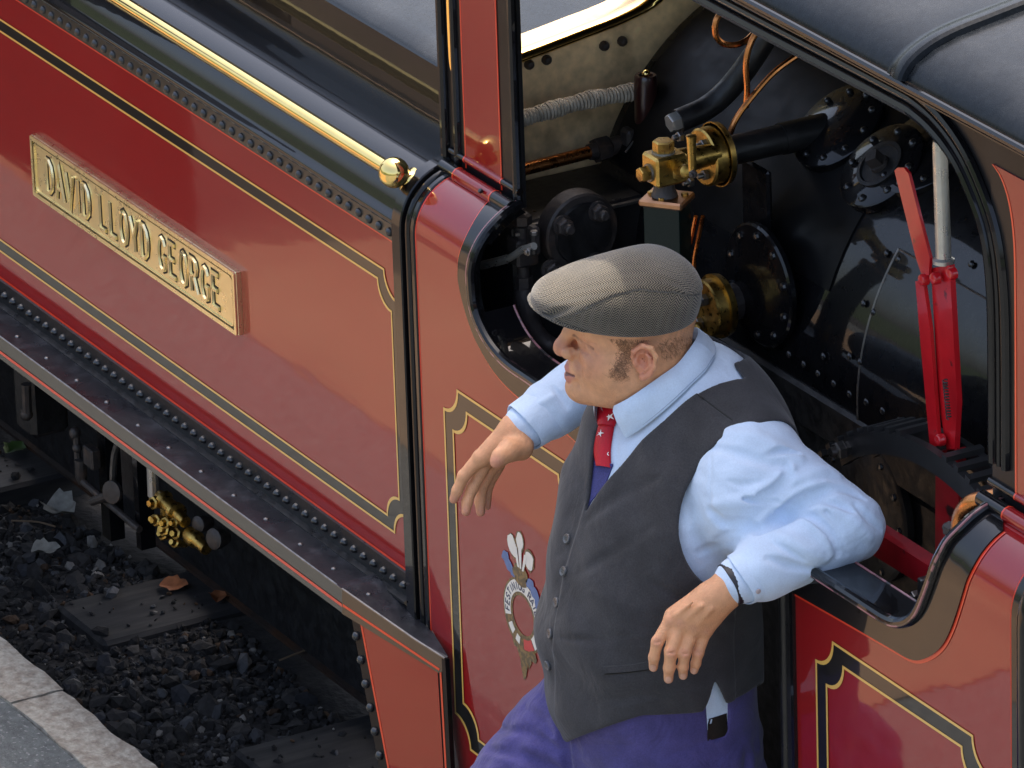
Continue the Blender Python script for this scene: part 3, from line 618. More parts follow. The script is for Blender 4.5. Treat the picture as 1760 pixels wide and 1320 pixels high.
# front sheets lapped onto it (each a slightly proud plate), seams follow
def lap(x0, x1, a0, a1, off, name):
    b = P(); b.grid([[barrel(x, a, off) for a in np.linspace(a0, a1, 28)] for x in (x0, x1)])
    b.grid([[barrel(x1, a, 0), barrel(x1, a, off)] for a in np.linspace(a0, a1, 28)]); b.grid([[barrel(x0, a, 0), barrel(x0, a, off)] for a in np.linspace(a0, a1, 28)])
    for aa in (a0, a1): b.grid([[barrel(x, aa, 0), barrel(x, aa, off)] for x in (x0, x1)])
    return b.build(name, 'boilerblack')
s1x, s1a = on_barrel(1467, 690); s1x2, s1a2 = on_barrel(1556, 440); sx = (s1x + s1x2) / 2
lap(sx, 1.2, -0.3, on_barrel(1560, 436)[1], 0.004, 'lap_plate')
def seam(x, a0, a1):
    b = P(); b.tube([barrel(x, a, .0035) for a in np.linspace(a0, a1, 30)], .0022, 6); b.build('seam', 'oilsteel')  # steel bead added as a highlight along the lap edge
seam(sx, -.3, on_barrel(1560, 436)[1]); seam(on_barrel(1650, 650)[0], -.3, .75)
b = P(); b.tube([barrel(x, on_barrel(1560, 436)[1], .003) for x in np.linspace(sx, 1.2, 6)], .002, 6); b.build('seam', 'oilsteel')  # same added highlight bead along the upper lap
fw = lap(-.28, .40, .35, 2.4, .003, 'firebox_wrapper'); fw.data.materials[0] = MT['mattblack']
bx0, ba0 = on_barrel(1700, 510); lap(on_barrel(1650, 650)[0], 1.35, -0.3, 0.75, 0.007, 'lap_plate')
b0 = A(1330, 585, Y=YC - RC - .01); b1 = A(1600, 752, Y=YC - RC - .01)
for (px, py) in ((1526, 436), (1547, 446), (1487, 522), (1504, 537), (1463, 612), (1481, 622), (1691, 567), (1661, 638), (1690, 652), (1668, 728), (1672, 455), (1418, 612), (1600, 810)):
    x, a = on_barrel(px, py); put(RV2, barrel(x, a, .003), n=bnorm(a))
# horizontal angle with bolts along the foot of the barrel
pA, pB = A(1322, 573, Y=.325), A(1610, 768, Y=.325); zA = (pA[2] + pB[2]) / 2
b = P(); b.box((-0.2, .312, -0.02 + .0), (1.5, .33, 0.052), bev=.006); b.build('foundation_angle', 'soot')
b = P(); b.box((-0.25, .33, -0.9), (1.55, .36, 0.0)); b.build('firebox_side', 'soot')
for (px, py) in ((1330, 592), (1356, 609), (1381, 626), (1406, 642), (1433, 659), (1460, 677), (1489, 691), (1517, 706), (1546, 723)):
    put(RV2, at(px, py, Y=.311))
# big round inspection cover low down, behind the quadrant
ic = Vector(A(1500, 870, Y=.325)); b = P(); b.lathe(ic, (0, -1, 0), [(0, .12), (.012, .12), (.016, .112), (.016, .01)], 40); cv = b.build('inspection_cover', 'soot')
for k in range(12):
    b = MB(); a = k * math.pi / 6; b.lathe(ic + Vector((math.cos(a) * .102, -.016, math.sin(a) * .102)), (0, -1, 0), [(0, .006), (.004, .005), (.005, .001)], 8); subpart(b, 'rivet', 'rivetblack', cv)
# round flanges on the shoulder: pipe flange and washout plug plate
def bdisc(px, py, r, t, name, mat='boilerblack', hole=None, studs=(), rs=.006):
    x, a = on_barrel(px, py); c = Vector(barrel(x, a, -.004)); n = Vector(bnorm(a)); e1 = Vector((1, 0, 0)); e2 = n.cross(e1)
    b = P(); b.lathe(c, n, [(0, r), (t + .004, r), (t + .006, r - .003)] + ([(t + .006, .002)] if hole is None else [(t + .006, hole), (t - .004, hole)]), 40); o = b.build(name, mat)
    for a_ in studs:
        q = c + n * (t + .006) + (e1 * math.cos(a_) + e2 * math.sin(a_)) * r * .8
        b = MB(); b.lathe(q, n, [(0, rs), (.003, rs * .95), (.005, rs * .55), (.0055, .001)], 10); subpart(b, 'stud', 'rivetblack', o)
    return o, c, n
bdisc(1445, 222, .082, .010, 'pipe_flange', studs=[k * math.pi / 5 + .2 for k in range(10)])
o, c, n = bdisc(1522, 292, .078, .012, 'washout_plate', studs=[k * math.pi / 4 + .3 for k in range(8)], rs=.0068)
b = MB(); b.lathe(c + n * .0185, n, [(0, .042), (.004, .042), (.0045, .036), (.001, .034), (.001, .001)], 30); subpart(b, 'plug_seat', 'soot', o)
b = MB(); q = c + n * .02; b.lathe(q, n, [(0, .017), (.006, .016)], 12); b.lathe(q + n * .006, n, [(0, .0145), (.018, .0135)], 4); subpart(b, 'plug', 'iron', o)
bdisc(1590, 262, .088, .006, 'washout_plate', studs=[k * math.pi / 5 for k in range(10)])
# ---- water gauge column: brass cock, flange, thick green glass in its guard
def brassbits():
    XG = 0.205
    dc = Vector(A(1218, 268, Y=.262)); YD = .262
    b = P(); b.lathe(dc, (0, -1, 0), [(-.022, .050), (-.012, .052), (-.012, .046), (0, .046), (.010, .046), (.0125, .043), (.0125, .004)], 36, 0); gf = b.build('gauge_flange', 'dullbrass')
    b = MB(); b.lathe(dc + Vector((0, .012, 0)), (0, 1, 0), [(0, .050), (.011, .050), (.011, .02)], 30); subpart(b, 'flange_gasket', 'iron', gf)
    for px, py in ((1172, 234), (1212, 248), (1215, 300), (1190, 312)):
        p = at(px, py, Y=YD - .013); b = MB(); b.nut(p, (0, -1, 0), .0085, .008, stud=.009); subpart(b, 'flange_bolt', 'oilsteel', gf)
    bc = Vector(A(1141, 287, Y=.165))
    b = P(); b.box(bc - Vector((.024, .026, .024)), bc + Vector((.024, .030, .024)), bev=.004); b.lathe(bc + Vector((0, .02, .003)), (0, 1, 0), [(0, .021), (.03, .019), (.075, .016)], 16); ck = b.build('gauge_cock', 'dullbrass')
    b = MB(); b.lathe(bc + Vector((0, 0, .022)), (0, 0, 1), [(0, .019), (.005, .018)], 16, 0); subpart(b, 'washer', 'oilsteel', ck)
    b = MB(); b.lathe(bc + Vector((0, 0, .026)), (0, 0, 1), [(0, .0168), (.016, .0168), (.0185, .0145)], 6); subpart(b, 'hex_cap', 'dullbrass', ck)
    b = MB(); b.lathe(bc + Vector((0, -.025, -.004)), (0, -1, 0), [(0, .015), (.004, .0145)], 14); subpart(b, 'washer', 'oilsteel', ck)
    b = MB(); b.lathe(bc + Vector((0, -.029, -.004)), (0, -1, 0), [(0, .0125), (.013, .0125), (.015, .011)], 6); subpart(b, 'hex_cap', 'dullbrass', ck)
    q = Vector(A(1166, 290, Y=.18)); q2 = Vector(A(1190, 298, Y=.165))
    b = MB(); b.lathe(q, q2 - q, [(0, .018), (.005, .0175), (.008, .011), (.028, .009), (.034, .011), (.044, .011), (.046, .008)], 16); subpart(b, 'cock_spindle', 'dullbrass', ck)
    b = MB(); b.lathe(A(1190, 293, Y=.158), A(1188, 234, Y=.158) - A(1190, 293, Y=.158), [(0, .0062), (.045, .0072), (.052, .008), (.0565, .0085), (.058, .004)], 12); subpart(b, 'cock_handle', 'dullbrass', ck)
    b = MB(); b.nut(A(1193, 298, Y=.145), (.5, -1, -.1), .0068, .006, stud=.004); subpart(b, 'bolt', 'iron', ck)
    # neck, bracket plate and glass
    b = P(); b.lathe(bc + Vector((0, 0, -.052)), (0, 0, 1), [(0, .017), (.006, .021), (.016, .017), (.03, .016)], 14); b.build('gauge_gland', 'iron')
    zc = bc.z - .054; M = Matrix.Translation((bc.x, bc.y + .004, zc)) @ Matrix.Rotation(rad(38), 4, 'Z')
    b = P(); b.box((-.036, -.030, -.006), (.036, .030, .006), M=M, bev=.003); br = b.build('gauge_bracket', 'bronze')
    for sx_, sy_ in ((-.026, 0), (.0, -.021), (.026, 0.01)):
        b = MB(); b.nut(M @ Vector((sx_, sy_, .006)), (0, 0, 1), .0055, .004); subpart(b, 'bolt', 'dullbrass', br)
    gz0, gz1 = zc - .27, zc - .006
    b = P()
    for a0, a1 in (((-.030, -.024), (.030, -.018)), ((-.030, -.018), (-.024, .024)), ((.024, -.018), (.030, .024))): b.box((a0[0], a0[1], gz0 - zc), (a1[0], a1[1], gz1 - zc), M=M, bev=.0012)
    b.build('gauge_guard_glass', 'glassgreen')
    b = P(); b.cyl(M @ Vector((0, 0, gz0 - zc)), M @ Vector((0, 0, gz1 - zc)), .008, 12); b.build('gauge_tube', 'glassgreen')
    dl = Vector(A(1222, 528, Y=.262))
    b = P(); b.lathe(dl, (0, -1, 0), [(-.02, .050), (-.008, .052), (-.008, .046), (.010, .046), (.0125, .043), (.0125, .004)], 36); g2 = b.build('gauge_flange', 'dullbrass')
    for px, py in ((1213, 515), (1205, 555)):
        b = MB(); b.nut(at(px, py, Y=YD - .013), (0, -1, 0), .010, .010, stud=.009); subpart(b, 'flange_bolt', 'oilsteel', g2)
    b = P(); b.sphere(A(1198, 563, Y=.20), .0095, 14); b.tube([A(1196, 570, Y=.2), A(1194, 600, Y=.2)], .0075, 10); b.build('drain_knob', 'dullbrass')
    b = P(); b.cyl(dl + Vector((0, .01, 0)), dl + Vector((0, .085, 0)), .021, 16); b.cyl(dl + Vector((0, .03, 0)), dl + Vector((0, .045, 0)), .03, 16); b.build('gauge_pipe', 'iron')
    pe = at(1462, 192, Y=dc.y + .22)
    b = P(); b.cyl(dc + Vector((0, .02, 0)), dc + Vector((0, .13, 0)), .0235, 18); b.cyl(dc + Vector((0, .13, 0)), dc + Vector((0, .245, .0)), .0255, 18); b.build('gauge_pipe', 'soot')
    e = dc + Vector((0, .245, 0)); b = P(); b.lathe(e, (0, 1, 0), [(-.004, .0262), (.004, .0255), (.008, .018)], 14); b.build('lagging_end', 'cream')
    # hanging strip of torn lagging tape under the pipe
    t0 = Vector(A(1388, 262, Y=dc.y + .17)); b = P(); b.lathe(t0, (.15, .3, -1), [(0, .012), (.02, .019), (.034, .0175)], 10); b.build('torn_lagging', 'steel')
    b = P(); b.box((XG - .05, .335, .0), (XG + .03, .345, .36), bev=.004); b.build('gauge_backplate', 'boilerblack')
    for k in (0, 1):
        b = P(); b.tube([A(1196 + k * 12, 372, Y=.23), A(1182 + k * 12, 440, Y=.23), A(1176 + k * 12, 520, Y=.23)], .0035, 8); b.build('thin_copper_pipe', 'copper')
    b = P(); b.lathe(at(1312, 488, Y=.318), (0, -1, 0), [(0, .10), (.008, .10), (.011, .096), (.011, .01)], 40); dd = b.build('gauge_pad', 'boilerblack')
    for k in range(10):
        a = k * math.pi / 5 + .3; q = at(1312, 488, Y=.318) + Vector((math.cos(a) * .083, -.011, math.sin(a) * .083)); b = MB(); b.lathe(q, (0, -1, 0), [(0, .007), (.004, .006), (.0055, .001)], 8); subpart(b, 'stud', 'rivetblack', dd)
brassbits()
# thick black pipe rising behind, its union, and two thin copper pipes
b = P(); b.tube(spline([A(1165, 208, X=.02), A(1215, 185, X=.02), A(1255, 150, X=.03), A(1300, 90, X=.05), A(1340, 20, X=.06)], 24), .019, 14); b.build('steam_pipe', 'soot')
u0 = A(1150, 213, X=.02); u1 = A(1172, 204, X=.02); b = P(); b.lathe(u0, u1 - u0, [(0, .014), (.004, .0165), (.022, .0165), (.026, .012)], 6); b.build('union_nut', 'steel')
b = P(); b.tube(spline([A(1245, 16, X=.1), A(1231, 35, X=.1), A(1230, 60, X=.1), A(1243, 75, X=.1), A(1265, 77, X=.1), A(1285, 68, X=.1), A(1302, 50, X=.1), A(1320, 35, X=.1)], 30), .005, 10)
b.build('thin_copper_pipe', 'copper')
b = P(); b.tube(spline([A(1310, 40, X=.12), A(1290, 75, X=.12), A(1282, 110, X=.12), A(1284, 150, X=.12), A(1282, 185, X=.12)], 24), .005, 10); b.build('thin_copper_pipe', 'copper')
b = P(); b.tube(spline([A(1252, 238, X=.13), A(1265, 205, X=.13), A(1290, 170, X=.13), A(1330, 125, X=.13), A(1375, 92, X=.13)], 24), .005, 10); b.build('thin_copper_pipe', 'copper')
# ---- reversing lever, quadrant and its red frame
YR = 0.24
def lpt(px, py, y=YR): q = at(px, py, Y=y); return (q.x, q.z)
def bar(poly, y0, y1, name, mat, par=None):
    b = MB(); b.prism(poly, y0, y1)
    o = MB.build(b, name, mat, par or LOCO, auto=30); o.matrix_parent_inverse = LOCO_INV if par is None else Matrix.Identity(4); return o
RL = bar([lpt(1605, 460), lpt(1637, 455), lpt(1650, 690), lpt(1645, 780), lpt(1634, 784), lpt(1618, 690)], YR - .005, YR + .004, 'reversing_lever', 'lever')
bar([lpt(1613, 775), lpt(1650, 770), lpt(1654, 905), lpt(1648, 985), lpt(1612, 985)], YR - .005, YR + .010, 'lever_foot', 'darkred', RL)
bar([lpt(1551, 290), lpt(1556, 285), lpt(1567, 285), lpt(1575, 295), lpt(1612, 440), lpt(1610, 470), lpt(1598, 470), lpt(1588, 440)], YR - .014, YR - .009, 'latch_handle', 'lever', RL)
bar([lpt(1587, 480), lpt(1600, 478), lpt(1612, 560), lpt(1627, 762), lpt(1612, 766), lpt(1596, 590)], YR - .014, YR - .008, 'latch_rod', 'lever', RL)
b = MB(); q0, q1 = A(1622, 452, Y=YR), A(1615, 240, Y=YR); b.lathe(q0, q1 - q0, [(0, .016), (.006, .0165), (.009, .0118), (np.linalg.norm(q1 - q0) - .008, .0112), (np.linalg.norm(q1 - q0) - .002, .010), (np.linalg.norm(q1 - q0), .006)], 18); subpart(b, 'lever_grip', 'steel', RL)
for px, py in ((1589, 480), (1609, 478), (1637, 470), (1617, 756)):
    p = at(px, py, Y=YR - .014); b = MB(); b.lathe(p, (0, -1, 0), [(-.004, .0095), (.004, .0095), (.007, .0075), (.008, .003)], 12); subpart(b, 'pivot_pin', 'lever', RL)
b = MB(); h0, h1 = A(1624, 652, Y=YR - .018), A(1631, 720, Y=YR - .018); n_ = 14
hel = [h0 + (h1 - h0) * i / (n_ * 10) + np.array([math.cos(2 * math.pi * i / 10) * .0035, math.sin(2 * math.pi * i / 10) * .0035, 0]) for i in range(n_ * 10)]
b.tube(hel, .0011, 5); subpart(b, 'latch_spring', 'iron', RL)
# quadrant: circle through three measured points
pts = [np.array(lpt(1452, 757, YR - .03)), np.array(lpt(1560, 748, YR - .03)), np.array(lpt(1692, 848, YR - .03))]
def circ(a, b_, c_):
    d_ = 2 * (a[0] * (b_[1] - c_[1]) + b_[0] * (c_[1] - a[1]) + c_[0] * (a[1] - b_[1]))
    ux = ((a @ a) * (b_[1] - c_[1]) + (b_ @ b_) * (c_[1] - a[1]) + (c_ @ c_) * (a[1] - b_[1])) / d_; uy = ((a @ a) * (c_[0] - b_[0]) + (b_ @ b_) * (a[0] - c_[0]) + (c_ @ c_) * (b_[0] - a[0])) / d_
    return np.array([ux, uy]), math.hypot(a[0] - ux, a[1] - uy)
qc, qr = circ(*pts); qa0 = math.atan2(*(pts[0] - qc)[::-1]) + .04; qa1 = math.atan2(*(pts[2] - qc)[::-1]) - .25
def qpt(a, r, y): return (qc[0] + r * math.cos(a), y, qc[1] + r * math.sin(a))
AA = np.linspace(qa0, qa1, 40); b = P(); W = .034
for y0, y1 in ((YR - .04, YR - .026), (YR + .014, YR + .026)):
    b.grid([[qpt(a, qr - W, y0), qpt(a, qr, y0), qpt(a, qr, y1), qpt(a, qr - W, y1)] for a in AA], closed_v=True)
QD = b.build('quadrant', 'gunmetal', auto=30)
nt_ = 20
for i in range(nt_):
    a = qa0 + .12 + (qa1 - qa0 - .16) * i / (nt_ - 1); da = .0062 / qr
    if 9 <= i <= 11: continue
    b = MB(); v = [qpt(a + s_ * da, r_, y_) for y_ in (YR - .0403, YR + .0263) for s_ in (-1, 1) for r_ in (qr - .001, qr + .0085)]
    b.add(v, [(0, 1, 3, 2), (4, 6, 7, 5), (0, 4, 5, 1), (2, 3, 7, 6), (1, 5, 7, 3), (0, 2, 6, 4)]); subpart(b, 'tooth', 'gunmetal', QD)
p = at(1452, 772, Y=YR - .045); b = MB(); b.lathe(p, (0, -1, 0), [(-.02, .012), (0, .012), (.004, .016), (.004, .0145), (.015, .0145), (.017, .012)], 6); b.lathe(p + Vector((0, -.017, 0)), (0, -1, 0), [(0, .0085), (.009, .008)], 12); subpart(b, 'quadrant_nut', 'oilsteel', QD)
# red floor bar, bracket, copper drain elbow
bar([lpt(1490, 905, .16), lpt(1616, 985, .16), lpt(1618, 1012, .16), lpt(1604, 1018, .16), lpt(1490, 948, .16)], .16, .172, 'lever_frame', 'darkred')
bar([lpt(1490, 905, .172), lpt(1620, 988, .172), lpt(1640, 980, .20), lpt(1520, 900, .20)], .172, .20, 'lever_frame', 'darkred')
b = P(); b.nut(at(1578, 1024, Y=.15), (0, -1, 0), .010, .012, stud=.006); b.box(A(1590, 1012, Y=.15) - np.array([.004, .012, .03]), A(1590, 1012, Y=.15) + np.array([.008, .03, .02]), bev=.002); b.build('frame_bracket', 'oilsteel')
b = P(); b.tube(spline([A(1648, 915, Y=.10), A(1652, 885, Y=.10), A(1668, 865, Y=.10), A(1690, 858, Y=.11), A(1720, 852, Y=.12)], 18), .0125, 14); b.build('copper_elbow', 'copper')
b = P(); b.lathe(A(1655, 920, Y=.125), (-1, -.2, -.3), [(-.02, .022), (.01, .022), (.014, .017)], 16); b.nut(A(1640, 913, Y=.115), (-1, -.2, .1), .012, .014, stud=.006); b.build('sander_valve', 'iron')
# ---- below the footplate: bogie frame, wheels, springs, hanger, brass injector
b = P(); b.box((-5.5, .50, -1.28), (-.40, .52, -.54)); b.box((-5.5, .06, -.60), (-.4, .5, -.53)); b.build('bogie_frame', 'soot')
for xw in (-3.0, -2.05, -1.15):
    b = P(); b.lathe((xw, .655, -1.09), (0, 1, 0), [(-.01, .16), (-.012, .27), (0, .30), (.06, .31), (.085, .315), (.09, .335), (.105, .335), (.108, .1)], 44); wh = b.build('wheel', 'soot')
    b = MB(); b.lathe((xw, .645, -1.09), (0, -1, 0), [(0, .07), (.03, .065), (.034, .02)], 20); b.lathe((xw + .1, .645, -1.15), (0, -1, 0), [(0, .04), (.05, .038)], 16); subpart(b, 'hub', 'iron', wh)
b = P(); b.cyl((-1.25, .60, -1.16), (-2.1, .60, -1.16), .03, 12); b.build('coupling_rod', 'oilsteel')
def strut(px0, py0, px1, py1, r, y0, y1, name, mat): 
    b = P(); b.tube([A(px0, py0, Y=y0), A(px1, py1, Y=y1)], r, 10); return b.build(name, mat)
# sandbox hanger at far left, drain cock, bracket plates
b = P(); b.box(A(62, 690, Y=.22) - np.array([.06, .02, .07]), A(62, 690, Y=.22) + np.array([.02, .06, .12]), bev=.01); b.build('hanger_block', 'soot')
b = P(); b.tube([A(45, 660, Y=.18), A(47, 708, Y=.18)], .010, 8); b.sphere(A(46, 712, Y=.18), .0125, 12); b.build('hanger_bolt', 'iron')
b = P(); b.sphere(A(129, 745, Y=.2), .0115, 12, sc3=(1, 1, 1.2)); b.tube([A(131, 750, Y=.2), A(136, 815, Y=.2)], .007, 8); b.sphere(A(133, 770, Y=.2), .010, 10); b.lathe(A(138, 790, Y=.2), (0, 0, -1), [(0, .011), (.035, .012), (.05, .006)], 10); b.build('drain_cock', 'iron')
b = P(); b.box(A(158, 785, Y=.21) - np.array([.02, .01, .02]), A(158, 785, Y=.21) + np.array([.02, .01, .02]), bev=.003); b.build('cock_plate', 'iron')
b = P(); b.box(A(184, 790, Y=.24) - np.array([.018, .01, .16]), A(184, 790, Y=.24) + np.array([.018, .02, .14])); b.build('hanger_plate', 'black'); b = P(); b.box(A(247, 860, Y=.22) - np.array([.02, .01, .10]), A(247, 860, Y=.22) + np.array([.0, .02, .16])); b.build('hanger_plate', 'black')
b = P(); b.tube(spline([A(216, 740, Y=.22), A(200, 770, Y=.22), A(195, 800, Y=.22), A(194, 860, Y=.22)], 10), .007, 8); b.build('hanger_rod', 'oilsteel')
strut(143, 828, 240, 910, .007, .2, .2, 'brake_rod', 'iron'); strut(158, 862, 205, 845, .0085, .18, .2, 'brake_rod', 'iron')
b = P(); b.lathe(A(196, 845, Y=.19), (.4, -1, .2), [(0, .022), (.008, .022), (.010, .01)], 16); b.build('rod_washer', 'iron')
b = P(); b.box(A(222, 812, Y=.3) - np.array([.05, .0, .06]), A(222, 812, Y=.3) + np.array([.05, .02, .09]), bev=.004); b.build('hanger_panel', 'iron')
b = P(); b.tube([A(262, 800, Y=.2), A(264, 852, Y=.2)], .011, 10); b.build('injector_pipe', 'steel')
c = Vector(A(288, 872, Y=.2)); K = .62
b = P(); b.lathe(c + Vector((-.03, -.01, .03)) * K, (1, 0, -.15), [(h_ * K, r_ * K) for h_, r_ in [(0, .018), (.02, .022), (.03, .030), (.04, .022), (.09, .024), (.1, .032), (.115, .032), (.12, .02), (.17, .018)]], 14)
for dx, dz, dy, r in ((-.01, .02, -.03, .020), (.01, -.03, -.035, .018), (.03, -.055, -.02, .022), (.06, -.02, -.03, .018), (-.03, -.045, -.02, .015), (.0, -.085, -.01, .020), (.085, -.05, -.01, .019), (.10, -.005, -.02, .014), (.055, -.095, .0, .016)):
    r *= K; b.lathe(c + Vector((dx, dy, dz)) * K, (.3 + dx * 2, -1, .25 - dz * 3), [(-.04 * K, r * .7), (.0, r * .75), (.001, r), (.010, r), (.012, r * .7), (.018, r * .6), (.020, r * .5)], 6 if r > .011 else 12)
b.box(c + Vector((-.035, -.01, -.06)) * K, c + Vector((-.012, .02, .04)) * K, bev=.003)
b.lathe(c + Vector((.085, 0, -.02)), (1, 0, -.1), [(0, .014), (.012, .018), (.03, .017), (.036, .012), (.07, .011)], 14); b.build('injector', 'dullbrass')
for px, py, r in ((375, 925, .02), (348, 900, .016)):
    b = P(); b.lathe(A(px, py, Y=.22), (.3, -1, .2), [(-.02, r * .7), (0, r), (.012, r), (.016, r * .6)], 12); b.build('pipe_cap', 'iron')
# ---- painted crest on the left cab sheet
CX, CZ, CO = 0.012, -0.397, 0.0008
def flat(name, mat, polys, off):
    b = P()
    for i_, pl in enumerate(polys): b.add([(CX + p[0], -off - i_ * .00012, CZ + p[1]) for p in pl], [tuple(range(len(pl)))])
    return b.build(name, mat, smooth=False)
def ann(r0, r1, a0, a1, n=28): return [(r1 * math.cos(rad(a)), r1 * math.sin(rad(a))) for a in np.linspace(a0, a1, n)] + [(r0 * math.cos(rad(a)), r0 * math.sin(rad(a))) for a in np.linspace(a1, a0, n)]
def annulus(name, mat, r0, r1, a0, a1, off, n=36):
    b = P(); b.grid([[(CX + r * math.cos(rad(a)), -off, CZ + r * math.sin(rad(a))) for r in (r0, r1)] for a in np.linspace(a0, a1, n)]); return b.build(name, mat, smooth=False)
annulus('crest_garter_edge', 'ochre', 0.034, 0.064, 0, 360, CO, 60)
annulus('crest_garter', 'white', 0.040, 0.060, -52, 197, CO + .0004)
annulus('crest_garter', 'crestred', 0.041, 0.059, 270, 306, CO + .0004)
annulus('crest_garter', 'white', 0.043, 0.057, 212, 232, CO + .0006, 6); annulus('crest_garter', 'white', 0.043, 0.057, 242, 256, CO + .0006, 6)
tx = 'FESTINIOG RAILWAY'; n_ = len(tx)
for i, ch in enumerate(tx):
    if ch == ' ': continue
    a = rad(190 - (i + .5) * 210 / n_); w, h = .0082 if ch != 'I' else .004, .0125
    def mf(u, v, p, a=a, w=w): r_ = .0435 + v; t_ = u - w / 2; return (CX + r_ * math.cos(a) + t_ * math.sin(a), -CO - .0008 - p * .0, CZ + r_ * math.sin(a) - t_ * math.cos(a))
    b = P(); stroke_mesh(b, STROKES[ch], w, h, .00125, mf, .0); b.build('crest_letter', 'ink', smooth=False)
def blob(cx, cz, rx, rz, ang=0, n=14, j=.12):
    a0 = rad(ang); o = []
    for k in range(n):
        t = 2 * math.pi * k / n; q = 1 + RNG.uniform(-j, j); u, v = rx * q * math.cos(t), rz * q * math.sin(t); o.append((cx + u * math.cos(a0) - v * math.sin(a0), cz + u * math.sin(a0) + v * math.cos(a0)))
    return o
flat('crest_coronet', 'ochre', [blob(-.004, .072, .024, .016, 0), blob(-.004, .06, .02, .01)], CO + .0007)
flat('crest_feather', 'ochre', [blob(-.028, .113, .016, .022, 20), blob(-.002, .128, .014, .02, 0), blob(.026, .106, .017, .02, -25)], CO)
flat('crest_feather', 'white', [blob(-.028, .113, .013, .019, 20), blob(-.002, .129, .011, .017, 0), blob(.027, .106, .014, .016, -25), [(-.024, .118), (-.012, .116), (-.006, .082), (-.012, .082)], [(-.008, .12), (.004, .12), (.001, .082), (-.004, .082)], [(.012, .112), (.022, .112), (.008, .08), (.003, .08)]], CO + .0005)
for k_, pl_ in enumerate([blob(-.052, .085, .013, .009, 30), blob(-.040, .073, .014, .010, -20), blob(-.028, .066, .009, .008), blob(.026, .066, .014, .009, 20), blob(.042, .055, .014, .011, -30), blob(.05, .04, .009, .012)]): flat('crest_ribbon', 'blue', [pl_], CO + .0004 + k_ * .0001)
flat('crest_strap', 'ochre', [blob(-.02, -.052, .018, .012, 30), blob(-.004, -.066, .018, .014), [(-.014, -.058), (.018, -.06), (.024, -.075), (.014, -.09), (.012, -.080), (.004, -.108), (-.004, -.115), (-.012, -.09)], blob(.03, -.062, .012, .01)], CO + .0002)
# ================================================================ THE DRIVER (body grown as one surface from a distance field)
f32 = np.float32
def V3(*a): return np.array(a, f32)
def ln(P): return np.sqrt((P * P).sum(-1))
def smin(a, b, k): h = np.clip(0.5 + 0.5 * (b - a) / k, 0, 1); return b + (a - b) * h - k * h * (1 - h)
def smax(a, b, k): return -smin(-a, -b, k)
def d_sph(P, c, r): return ln(P - V3(*c)) - r
def d_ell(P, c, r):
    q = P - V3(*c); r = V3(*r); k0 = ln(q / r); k1 = ln(q / (r * r)) + 1e-9; return k0 * (k0 - 1) / k1
def d_cap(P, a, b, ra, rb=None):
    a = V3(*a); b = V3(*b); rb = ra if rb is None else rb; ba = b - a; pa = P - a
    h = np.clip((pa @ ba) / (ba @ ba), 0, 1); return ln(pa - h[..., None] * ba) - (ra + (rb - ra) * h)
def d_chain(P, pts, rs, k=.006):
    d = None
    for i in range(len(pts) - 1):
        e = d_cap(P, pts[i], pts[i + 1], rs[i], rs[i + 1]); d = e if d is None else smin(d, e, k)
    return d
def d_plane(P, p, n): n = V3(*n); n = n / np.linalg.norm(n); return (P - V3(*p)) @ n
